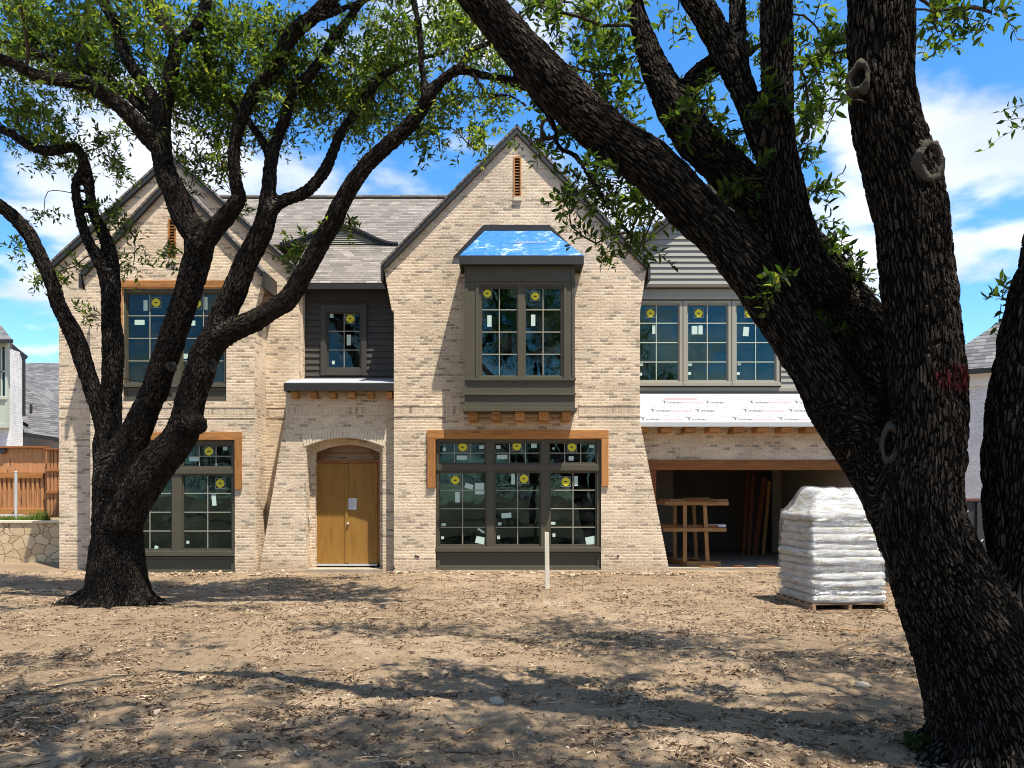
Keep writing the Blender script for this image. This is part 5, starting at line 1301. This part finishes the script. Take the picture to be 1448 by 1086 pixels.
# root flare
cx, cy = WX(167, dL), dL
for a, L_, r in ((205, 1.0, .17), (250, .85, .15), (285, .8, .16), (325, .95, .15), (355, .95, .16), (170, 1.05, .17), (40, .8, .15), (90, .7, .14), (135, .8, .15), (230, .7, .12), (308, .7, .12), (270, .6, .11)):
    a = math.radians(a); c, s = math.cos(a), math.sin(a); q = []
    for t, h in ((.18, .50), (.32, .30), (.47, .17), (.64, .08), (.84, .02), (1.05, -.06)):
        x, y = cx + c * L_ * t * 1.05, cy + s * L_ * t; q.append((x, y, gz(x, y) + h, r * (1.05 - .72 * t)))
    LT.append(catmull(q[::-1], st))
trL = build_trunk('trunk', LT, .034, bark_mat('dark oak bark', k=1.6), oakL, .04, 19)
ellL = [(60, 40, 80, 45), (120, 60, 70, 40), (40, 85, 50, 35), (40, 160, 50, 45, .8), (15, 130, 25, 60), (95, 212, 45, 22), (150, 222, 40, 18), (160, 185, 30, 26), (60, 215, 20, 20, .6), (185, 105, 60, 50), (270, 60, 60, 55), (290, 160, 45, 55), (292, 235, 28, 30), (325, 215, 22, 22), (340, 50, 60, 48), (345, 130, 45, 55),
        (420, 55, 60, 50, .8), (450, 140, 60, 50), (425, 195, 35, 15, .8), (520, 60, 60, 55), (540, 140, 60, 45), (600, 60, 60, 55), (615, 145, 45, 45), (630, 190, 45, 14, .8), (672, 200, 22, 12, .7), (570, 195, 50, 14, .7), (680, 90, 45, 35, .8), (725, 120, 35, 25, .8), (655, 30, 55, 35), (200, 25, 50, 30), (700, 60, 30, 30, .6), (690, 190, 26, 14, .5),
        (20, 20, 40, 30), (240, 130, 35, 40), (500, 110, 60, 50), (400, 110, 40, 45), (300, 100, 50, 45), (210, 160, 30, 25),
        (52, 305, 16, 12), (88, 398, 20, 10), (62, 393, 10, 8), (120, 376, 22, 10), (170, 320, 20, 22), (176, 360, 24, 14), (196, 378, 20, 10), (128, 440, 14, 8), (30, 355, 14, 10, .6), (262, 270, 14, 12, .5), (225, 345, 14, 8), (423, 348, 12, 12), (408, 375, 10, 8), (495, 312, 10, 6), (205, 545, 14, 10, .4), (150, 300, 12, 20), (350, 285, 14, 8, .5)]
g = np.random.default_rng(5); over = []
while len(over) < 85:
    p = g.uniform((-13.5, 9.6, 9.2), (.5, 16.2, 13.4)); q = (p - np.array([-6.2, 12.8, 9.6])) / np.array([6.6, 3.6, 4.2])
    yp = HY - (p[2] - EYE) / p[1] * F
    if (q ** 2).sum() < 1 and yp < -20: over.append(p)
grow(oakL, LT[:18], ellL, .75, .36, .118, 17, 12, over, False, seed=11)

# ------------------------------------------------------------------ right oak
dR = 5.5
st = .04
RB = (WX(1412, dR), dR)
oakR = thing('oak_tree', (RB[0], RB[1], gz(*RB)), 'huge near oak at the right edge with a red paint mark on its trunk', 'tree')
RT = [
 limb([(1434, 1110, 205), (1424, 1050, 196), (1408, 985, 186), (1384, 925, 172), (1358, 868, 154), (1326, 800, 126), (1305, 745, 116), (1302, 690, 108), (1308, 640, 100), (1310, 560, 96), (1308, 480, 96), (1299, 400, 97), (1289, 330, 99), (1277, 262, 99), (1254, 175, 92), (1246, 95, 86), (1246, 0, 86), (1250, -100, 82), (1236, -260, 74), (1200, -420, 62), (1150, -560, 44)], dR, 5.0, st),
 limb([(1335, 830, 110), (1296, 755, 104), (1250, 663, 94), (1186, 570, 82), (1107, 443, 71), (1040, 357, 69), (978, 293, 67), (915, 233, 66), (853, 186, 66), (790, 126, 63), (735, 66, 57), (680, 2, 52), (615, -75, 46), (540, -150, 36), (460, -200, 24), (380, -230, 12)], 5.5, 6.3, st),
 limb([(1300, 700, 90), (1272, 600, 90), (1240, 520, 88), (1208, 465, 86), (1165, 400, 80), (1115, 335, 70), (1068, 280, 60), (1020, 232, 56), (985, 198, 55), (955, 152, 50), (936, 118, 42), (922, 85, 36), (908, 45, 29), (896, 0, 24), (884, -60, 20), (850, -140, 12)], 5.6, 6.6, st),
 limb([(962, 160, 34), (975, 124, 30), (996, 98, 26), (1016, 86, 24), (1040, 72, 20)], 6.3, 6.2, st),
 limb([(1180, 420, 70), (1150, 385, 62), (1124, 315, 52), (1108, 240, 47), (1099, 165, 44), (1098, 90, 44), (1098, 20, 45), (1100, -60, 43), (1120, -180, 36), (1150, -300, 24)], 5.75, 5.9, st),
 limb([(1118, 285, 44), (1096, 232, 40), (1076, 190, 37), (1052, 130, 36), (1028, 75, 38), (1000, 25, 37), (975, -15, 34), (940, -80, 28), (900, -160, 18)], 5.8, 6.4, st),
 limb([(1054, 130, 26), (1045, 80, 24), (1043, 30, 24), (1042, -20, 23), (1035, -110, 17)], 5.95, 6.6, st),
 limb([(1425, 980, 130), (1432, 905, 92), (1434, 840, 74), (1438, 780, 80), (1444, 730, 92), (1446, 690, 96), (1446, 630, 98), (1451, 560, 88), (1462, 470, 82), (1480, 390, 74), (1500, 300, 70), (1520, 180, 64), (1545, 40, 56), (1570, -120, 44), (1600, -260, 26)], 5.45, 4.9, st),
 limb([(700, 110, 8), (735, 116, 8), (763, 149, 8), (783, 177, 8), (790, 208, 7), (815, 222, 7), (840, 262, 6), (866, 300, 5), (896, 338, 4)], 6.1, 6.2, st),
 limb([(850, 205, 12), (842, 236, 10), (846, 266, 8), (862, 296, 6)], 6.05, 6.3, st),
]
RT.append(limb([(1205, 610, 60), (1186, 618, 40), (1176, 622, 24)], 5.55, 5.5, st))
cx, cy = RB
for a, L_, r in ((185, .58, .12), (215, .62, .13), (250, .7, .14), (285, .8, .17), (320, .8, .17), (150, .6, .13), (90, .8, .17), (30, .8, .17), (0, .8, .17)):
    a = math.radians(a); c, s = math.cos(a), math.sin(a); q = []
    for t, h in ((.3, .40), (.5, .22), (.68, .09), (.85, .01), (1.0, -.07)):
        x, y = cx + c * L_ * t * 1.02, cy + s * L_ * t; q.append((x, y, gz(x, y) + h, r * (1.2 - .65 * t)))
    RT.append(catmull(q[::-1], st))
pm = P(1333, 541, 5.33); 
trR = build_trunk('trunk', RT, .0155, bark_mat('near oak bark', (pm.x, pm.y - .24, pm.z, .20), k=1.3), oakR, .07, 11)
ellR = [(770, 18, 38, 22, .9), (815, 45, 45, 40), (850, 85, 40, 45), (890, 120, 22, 40), (870, 155, 30, 25), (905, 55, 18, 40, .8), (745, 8, 30, 14, .7), (860, 20, 40, 22), (960, 15, 14, 14, .5),
        (795, 195, 22, 26), (830, 250, 30, 34), (868, 288, 36, 34), (900, 325, 26, 20), (815, 165, 16, 18), (855, 245, 25, 26), (770, 215, 12, 24, .4), (805, 290, 14, 34, .35), (850, 330, 26, 16, .5), (925, 300, 16, 14), (740, 205, 18, 8, .5), (905, 355, 12, 8, .5), (790, 160, 14, 14, .6),
        (1000, 125, 25, 25), (1012, 180, 34, 30), (968, 165, 18, 18), (1030, 250, 40, 28), (985, 282, 30, 18), (1058, 290, 42, 22), (1018, 325, 34, 14), (1062, 240, 20, 30), (1010, 225, 24, 20), (1075, 150, 14, 40, .7), (1040, 195, 22, 22, .8),
        (1145, 38, 30, 36), (1152, 88, 34, 34), (1135, 128, 24, 34), (1168, 132, 18, 18), (1142, 190, 12, 22), (1120, 70, 20, 50), (1068, 60, 10, 40, .6), (1155, 150, 18, 20),
        (1188, 368, 34, 28), (1178, 415, 28, 26), (1155, 445, 22, 16), (1205, 400, 22, 12), (1152, 300, 20, 14, .6), (1135, 335, 24, 18, .7), (1170, 345, 24, 16), (1095, 400, 16, 10, .5), (1185, 500, 10, 8, .5), (1165, 460, 16, 8, .5), (1080, 330, 30, 18, .6), (1160, 270, 16, 10, .5),
        (1310, 22, 20, 10, .5), (1345, 42, 30, 7, .4), (1372, 14, 26, 8, .35), (1415, 20, 16, 10, .3), (1228, 150, 12, 5, .3), (1330, 12, 22, 8, .6),
        (1420, 425, 8, 8, .5)]
g = np.random.default_rng(8); over = []
while len(over) < 185:
    p = g.uniform((-6.5, -1.5, 5.2), (10, 11, 11.5)); q = (p - np.array([1.6, 5.2, 6.2])) / np.array([6.6, 5.6, 4.4])
    yp = HY - (p[2] - EYE) / max(p[1], .3) * F; xp = CX + p[0] / max(p[1], .3) * F
    if not (.42 < (q ** 2).sum() < 1): continue
    if p[1] > .3 and -40 < xp < 1500 and yp > -60: continue
    if float(fbm(p[0] * .45, p[1] * .45, p[2] * .3, 2, 61)) < .02: continue
    over.append(p)
# cheap high crown of the right oak out of the frame is coarser
grow(oakR, RT[:8] + RT[8:10], ellR, .5, .24, .080, 17, 12, [], True, lens=(.14, .34), front=-.7, seed=21, tone0=-.2)
rng = np.random.default_rng(31); cr = Crown(); br = MB(); SR = np.concatenate(RT[:8])
branchwork(br, over, SR)
for c in over:
    n = 26; off = rng.normal(0, .30, (n, 3)); cr.twigs(c + off * .7, off + rng.normal(0, .15, (n, 3)), rng.uniform(.25, .5, n), 12, .105, False)
cr.build('high_crown', oakR); br.build('branchwork', M['twig'], oakR, smooth=True)

# pruning scars: callus rings round a sunken face
def scar(tree, x, y, d, rx, ry, face, tilt=0, open_=.55, ring=False):
    c = P(x, y, d); f = Vector(face).normalized(); r = f.cross(Vector((0, 0, 1))).normalized(); u = r.cross(f)
    r, u = r * math.cos(tilt) + u * math.sin(tilt), u * math.cos(tilt) - r * math.sin(tilt)
    mb = MB(); k = d / F; nu, nv = 64, 12; v = []
    prof = [(0, .04), (open_ * .5, .02), (open_ * .85, -.02), (open_, .08), (open_ + .08, .18), (open_ + .18, .22), (.88, .12), (.98, -.06), (1.05, -.35), (1.2, -.8), (1.25, -1.2)]
    if ring: prof = [(.56, -.9), (.60, -.25), (.64, .04), (.71, .15), (.79, .17), (.88, .06), (.96, -.20), (1.03, -.55), (1.08, -1.1)]
    for j, (pr, h) in enumerate(prof):
        for i in range(nu):
            a = 2 * math.pi * i / nu; w = 1 + ((.22 if ring else .16) * float(vnoise(math.cos(a) * 1.6 + x, math.sin(a) * 1.6, j * .25, 3)) + .09 * float(vnoise(math.cos(a) * 5 + x, math.sin(a) * 5, j * .6, 9))) * (pr > .3)
            p = c + r * (rx * k * pr * w * math.cos(a)) + u * (ry * k * pr * w * math.sin(a)) + f * (h * min(rx, ry) * k * .5 * (1 + .25 * float(vnoise(math.cos(a) * 3, math.sin(a) * 3, x, 5))))
            v.append(p)
    fc = [(j * nu + i, j * nu + (i + 1) % nu, (j + 1) * nu + (i + 1) % nu, (j + 1) * nu + i) for j in range(len(prof) - 1) for i in range(nu)]
    mi = [(0 if 1 <= j < 6 else 2) if ring else 1 if j < 3 else (0 if j < 7 else 2) for j in range(len(prof) - 1) for i in range(nu)]
    mb.add(v, fc); mb.m = mi
    mb.build('pruning_scar', [M['scarpale' if ring else 'scar'], M['scarwood'], M['twig']], tree, smooth=True)
def scar_mat(name, a, b, ring=False):
    t = NT(name); n = t.noise(t.obj(), 22, 5, .7); c = t.mix(n, a, b)
    return t.bsdf(c, .9, t.bump(t.math('ADD', t.noise(t.obj(), 40, 5, .7), t.math('MULTIPLY', t.noise(t.map(t.obj(), (1, 1, .3)), 60, 3, .6), .8)), 1.0, .022), .15)
M['scarpale'] = scar_mat('pale callus ring', (.095, .083, .066), (.03, .026, .02)); M['scar'] = scar_mat('callus bark', (.050, .042, .033), (.018, .015, .012)); M['scarwood'] = scar_mat('old cut wood', (.026, .020, .016), (.008, .006, .005))
scar(oakR, 1318, 226, 5.01, 24, 33, (.25, -1, .05), -.15, .62, True)
scar(oakR, 1258, 627, 5.33, 12, 29, (-.35, -1, .05), .12, .5, True)
scar(oakR, 1213, 108, 5.0, 16, 24, (-.75, -1, .0), .1, .4, True)
scar(oakR, 1330, 446, 5.14, 17, 24, (.35, -1, .0), -.2, .35, True)
scar(oakR, 1124, 466, 5.62, 12, 10, (-.2, -1, .3), .2, .4)
scar(oakL, 300, 514, 12.95, 5, 10, (.5, -1, 0), -.2, .4)
scar(oakL, 242, 518, 13.06, 6, 6, (.3, -1, 0), 0, .4)
scar(oakL, 105, 491, 13.10, 5, 7, (-.4, -1, 0), 0, .4)
scar(oakL, 508, 249, 12.3, 5, 5, (.1, -1, .1), 0, .4)

# ================================================================== LITTER, ROCKS, WEED
def litter():
    r = np.random.default_rng(77); V = []; Fc = []; T = []; n0 = 0
    def put(vs, fs, tint):
        nonlocal n0
        V.append(vs); Fc.extend([tuple(i + n0 for i in f) for f in fs]); T.append(np.full(len(vs), tint)); n0 += len(vs)
    ICO = None
    bm = bmesh.new(); bmesh.ops.create_icosphere(bm, subdivisions=1, radius=1); IV = np.array([v.co[:] for v in bm.verts]); IF = [tuple(v.index for v in f.verts) for f in bm.faces]; bm.free()
    N = 125000
    y = 3.6 + (19.0 - 3.6) * r.random(N) ** 1.25; x = r.uniform(-1, 1, N) * (y * .72 + 1.2); x = np.clip(x, -13, 13)
    cl = fbm(x * .8, y * .8, 0, 3, 91); keep = r.random(N) < np.clip(.55 + cl * .7, .12, 1); x, y = x[keep], y[keep]
    keep = ~((x > WX(366, YB)) & (x < WX(560, YB)) & (y > 18.7)) ; x, y = x[keep], y[keep]
    z = ground_z(x, y) + .012 * fbm(x * 6.5, y * 6.5, 0, 3, 21) * np.exp(-((y - 8) / 16) ** 2)
    kind = r.random(len(x))
    for i in range(len(x)):
        c = np.array([x[i], y[i], z[i]]); k = kind[i]; a = r.uniform(0, 6.28); ca, sa = math.cos(a), math.sin(a)
        if k < .52:                       # dead leaves and bark chips
            L = r.uniform(.010, .036) * (1 + .6 * (r.random() < .08)); w = L * r.uniform(.25, .5); cu = r.uniform(-.012, .02); tl = r.normal(0, .35, 2)
            loc = np.array([(-L, 0, 0), (0, w, cu), (L, 0, 0), (0, -w, cu), (0, 0, -cu * .2 + .004)])
            p = np.stack([loc[:, 0] * ca - loc[:, 1] * sa, loc[:, 0] * sa + loc[:, 1] * ca, loc[:, 2] + loc[:, 0] * tl[0] + loc[:, 1] * tl[1] + .010], 1) + c
            put(p, [(0, 4, 1), (1, 4, 2), (2, 4, 3), (3, 4, 0)], float(np.clip(r.beta(1.3, 2.6), 0, 1)))
        elif k < .84:                     # clods and stones
            s = r.uniform(.004, .016) * (1 + 1.2 * (r.random() < .06)); q = IV * s * r.uniform(.6, 1.4, 3) * (1 + .22 * r.normal(size=(len(IV), 1))); q[:, 2] *= .7
            p = np.stack([q[:, 0] * ca - q[:, 1] * sa, q[:, 0] * sa + q[:, 1] * ca, q[:, 2] + s * .25], 1) + c; put(p, IF, float(r.choice([.5, .55, .62, .75, .95], p=[.36, .32, .2, .09, .03])))
        else:                             # twigs
            L = r.uniform(.03, .12) * (1 + 1.5 * (r.random() < .05)); t = r.uniform(.0018, .005); b_ = r.normal(0, .12)
            pts = np.array([(-L, 0, 0), (0, L * b_, .008), (L, 0, r.uniform(-.002, .02))]); ring = np.array([(0, 1, 0), (0, -.5, .87), (0, -.5, -.87)]) * t
            q = (pts[:, None, :] + ring[None]).reshape(-1, 3); p = np.stack([q[:, 0] * ca - q[:, 1] * sa, q[:, 0] * sa + q[:, 1] * ca, q[:, 2] + .010], 1) + c
            put(p, [(m * 3 + j, m * 3 + (j + 1) % 3, m * 3 + 3 + (j + 1) % 3, m * 3 + 3 + j) for m in range(2) for j in range(3)], float(r.choice([.1, .25, .45, .85], p=[.3, .3, .25, .15])))
    # rubble along the foot of the walls
    for i in range(450):
        s = r.uniform(.015, .06); xx = r.uniform(-11, 4.2); yy = 18.45 + r.normal(0, .16)
        if WX(425, YB) < xx < WX(548, YB) : continue
        q = IV * s * r.uniform(.6, 1.5, 3) * (1 + .2 * r.normal(size=(len(IV), 1))); put(q * np.array([1, 1, .7]) + np.array([xx, yy, gz(xx, yy) + s * .3 + .03 * r.random()]), IF, float(r.uniform(.4, .8)))
    V = np.concatenate(V); me = bpy.data.meshes.new('ground_litter'); me.from_pydata(V.tolist(), [], Fc)
    at = me.attributes.new('tint', 'FLOAT', 'POINT'); at.data.foreach_set('value', np.concatenate(T).astype(np.float32)); me.materials.append(M['litter'])
    o = bpy.data.objects.new('ground_litter', me); COL.objects.link(o); o['kind'] = 'stuff'
litter()
def rock(x, y, w, h, lab, seed):
    d = EYE * F / (y - HY); c = P(x, y, d); c.z = gz(c.x, c.y); k = d / F
    bm = bmesh.new(); bmesh.ops.create_icosphere(bm, subdivisions=3, radius=1)
    vs = []
    for v in bm.verts:
        p = v.co; n = 1 + .22 * float(fbm(p.x * 1.3, p.y * 1.3, p.z * 1.3, 3, seed)); vs.append(c + Vector((p.x * w / 2 * k * n, p.y * w / 2.6 * k * n, p.z * h * .6 * k * n + h * .25 * k)))
    fs = [tuple(v.index for v in f.verts) for f in bm.faces]; bm.free()
    mb = MB(); mb.add(vs, fs); tag(mb.build('rock', M['rock'], origin=c, smooth=True), lab, 'rock')
M['rock'] = scar_mat('pale limestone', (.50, .43, .34), (.34, .28, .21))
rock(1221, 981, 24, 11, 'pale oval rock lying in the dirt left of the right oak trunk', 3)
rock(702, 996, 20, 14, 'grey brown rock on the dirt in the middle of the yard', 6)
def stick(x0, y0, x1, y1, r, lab):
    q = []
    for i in range(6):
        t = i / 5; x, y = x0 + (x1 - x0) * t, y0 + (y1 - y0) * t; d = EYE * F / (y - HY); c = P(x, y, d); q.append(Vector((c.x, c.y, gz(c.x, c.y) + r + .012 + .012 * math.sin(t * 7))))
    mb = MB(); mb.tube(q, [r * (1 - .1 * i) for i in range(6)], 7); tag(mb.build('stick', M['twig' if r > .011 else 'lumber'], origin=q[0], smooth=True), lab, 'stick')
stick(533, 1018, 566, 1013, .013, 'short dark stick lying on the dirt near the lower middle')
stick(1183, 892, 1232, 896, .010, 'long pale stick on the dirt in front of the bag pallet')
stick(660, 1038, 690, 1026, .008, 'thin pale stick on the dirt near the bottom edge')
# low dark weed at the foot of the right oak
c0 = P(1304, 1062, 5.62); c0.z = gz(c0.x, c0.y); V = []; Fc = []; T = []; r = np.random.default_rng(4)
for i in range(46):
    a = r.uniform(0, 6.28); l = r.uniform(.05, .15); up = r.uniform(.02, .16); b0 = np.array(c0) + np.array([r.normal(0, .055), r.normal(0, .04), 0]); dx = np.array([math.cos(a), math.sin(a), 0]); sd = np.array([-dx[1], dx[0], 0]) * .014
    n0 = len(V); V += [b0 - sd * .4, b0 + sd * .4, b0 + dx * l * .5 + sd + np.array([0, 0, up]), b0 + dx * l * .5 - sd + np.array([0, 0, up]), b0 + dx * l + np.array([0, 0, up * .7])]; Fc += [(n0, n0 + 1, n0 + 2, n0 + 3), (n0 + 3, n0 + 2, n0 + 4)]; T += [r.uniform(0, .15)] * 5
me = bpy.data.meshes.new('weed'); me.from_pydata([tuple(np.array(v) - np.array(c0)) for v in V], [], Fc); at = me.attributes.new('tint', 'FLOAT', 'POINT'); at.data.foreach_set('value', T); me.materials.append(M['leaf'])
o = bpy.data.objects.new('weed', me); COL.objects.link(o); o.location = c0; tag(o, 'small dark green weed at the foot of the right oak trunk', 'plant')
# ================================================================== oaks across the street, mirrored in the windows
for (tx, ty, hgt, rad, lab) in ((-9.5, -20, 9.5, 4.6, 'dense street oak behind the viewer, mirrored in the left windows'), (1.5, -25, 11, 5.2, 'tall street oak behind the viewer, mirrored in the bay'), (13, -21, 10, 5.0, 'street oak behind the viewer, mirrored in the right windows'), (-22, -26, 10, 5.5, 'broad street oak far behind the viewer on the left'), (25, -28, 11, 5.5, 'broad street oak far behind the viewer on the right')):
    tr = thing('oak_tree', (tx, ty, -.03), lab, 'tree', 'oaks across the street'); rng = np.random.default_rng(int(abs(tx) * 10) + 3)
    mb = MB(); mb.tube([(tx, ty, -.1), (tx + .1, ty, 1.6), (tx, ty + .2, 3.4), (tx + .4, ty, 5.5)], [.5, .38, .33, .2], 10)
    for k in range(6):
        a = k * 1.05; mb.tube([(tx, ty, 2.4 + .3 * k), (tx + math.cos(a) * rad * .35, ty + math.sin(a) * rad * .35, 4 + .3 * k), (tx + math.cos(a) * rad * .7, ty + math.sin(a) * rad * .7, 5.5 + .4 * k)], [.2, .13, .06], 7)
    mb.build('trunk', M['twig'], tr, smooth=True); cr = Crown()
    for k in range(130):
        p = rng.normal(0, 1, 3); p /= np.linalg.norm(p); p *= rng.uniform(.55, 1) ; c = np.array([tx, ty, hgt * .56]) + p * np.array([rad, rad, hgt * .40])
        n = 14; off = rng.normal(0, .45, (n, 3)); cr.twigs(c + off, off + rng.normal(0, .2, (n, 3)), rng.uniform(.4, .8, n), 9, .22, False)
    cr.build('crown', tr)
# ================================================================== LIGHT, SKY, CAMERA
sd = Vector((1.25, -1.35, 5.0)).normalized()            # towards the sun: high, a little to the right and before the house
sun = bpy.data.lights.new('sun', 'SUN'); sun.energy = 4.5; sun.angle = math.radians(.55); sun.color = (1.0, .935, .83)
so = bpy.data.objects.new('sun', sun); COL.objects.link(so); so.rotation_euler = (-sd).to_track_quat('-Z', 'Y').to_euler(); so.location = (5, -5, 30)
W = bpy.data.worlds.new('World'); SC.world = W; W.use_nodes = True
nt = W.node_tree; nt.nodes.clear()
def wn(t, **p):
    n = nt.nodes.new('ShaderNode' + t)
    for k, v in p.items(): setattr(n, k, v)
    return n
lk = nt.links.new
out = wn('OutputWorld'); bg = wn('Background'); lk(bg.outputs[0], out.inputs[0])
sky = wn('TexSky', sky_type='NISHITA'); sky.sun_disc = False; sky.sun_elevation = math.asin(sd.z); sky.sun_rotation = math.atan2(sd.x, sd.y); sky.air_density = .85; sky.dust_density = .4; sky.ozone_density = 1.6; sky.altitude = 600
hs = wn('HueSaturation'); hs.inputs['Saturation'].default_value = 1.32; lk(sky.outputs[0], hs.inputs['Color'])
tc = wn('TexCoord'); sp = wn('SeparateXYZ'); lk(tc.outputs['Generated'], sp.inputs[0])
def wm(op, a, b=None):
    n = wn('Math', operation=op)
    for i, v in enumerate((a, b)):
        if v is None: continue
        if isinstance(v, (int, float)): n.inputs[i].default_value = v
        else: lk(v, n.inputs[i])
    return n.outputs[0]
zz = wm('ADD', wm('MAXIMUM', sp.outputs[2], 0.0), .16)
cv = wn('CombineXYZ'); lk(wm('DIVIDE', sp.outputs[0], zz), cv.inputs[0]); lk(wm('DIVIDE', sp.outputs[1], zz), cv.inputs[1])
mp = wn('Mapping'); mp.inputs['Location'].default_value = CLOUD_OFF; lk(cv.outputs[0], mp.inputs[0])
n1 = wn('TexNoise'); n1.inputs['Scale'].default_value = CLOUD_SC; n1.inputs['Detail'].default_value = 9; n1.inputs['Roughness'].default_value = .52; n1.inputs['Distortion'].default_value = .1; lk(mp.outputs[0], n1.inputs['Vector'])
mr = wn('MapRange', interpolation_type='SMOOTHSTEP'); mr.inputs[1].default_value = .475; mr.inputs[2].default_value = .575; lk(n1.outputs[0], mr.inputs[0])
n2 = wn('TexNoise'); n2.inputs['Scale'].default_value = 2.6; n2.inputs['Detail'].default_value = 6; lk(mp.outputs[0], n2.inputs['Vector'])
cr_ = wn('ValToRGB'); cr_.color_ramp.elements[0].position = .3; cr_.color_ramp.elements[0].color = (2.4, 2.7, 3.15, 1); cr_.color_ramp.elements[1].position = .65; cr_.color_ramp.elements[1].color = (4.0, 4.1, 4.2, 1); lk(n2.outputs[0], cr_.inputs[0])
mx = wn('Mix', data_type='RGBA'); lk(wm('MULTIPLY', mr.outputs[0], .92), mx.inputs[0]); lk(hs.outputs[0], mx.inputs[6]); lk(cr_.outputs[0], mx.inputs[7])
lk(mx.outputs[2], bg.inputs[0]); bg.inputs[1].default_value = .14
cam = bpy.data.cameras.new('camera'); cam.sensor_width = 36; cam.lens = 36 * F / 1448; cam.shift_y = (HY - 543) / 1448; cam.clip_end = 2000; cam.clip_start = .05
co = bpy.data.objects.new('camera', cam); COL.objects.link(co); co.location = (0, 0, EYE); co.rotation_euler = (math.pi / 2, 0, 0); SC.camera = co
vs = SC.view_settings; vs.view_transform = 'Standard'; vs.look = 'None'; vs.exposure = EXPO; vs.gamma = 1; vs.use_curve_mapping = False
SC.cycles.max_bounces = 8; SC.cycles.filter_width = 1.05; SC.cycles.transparent_max_bounces = 16; SC.cycles.diffuse_bounces = 4; SC.cycles.use_denoising = True
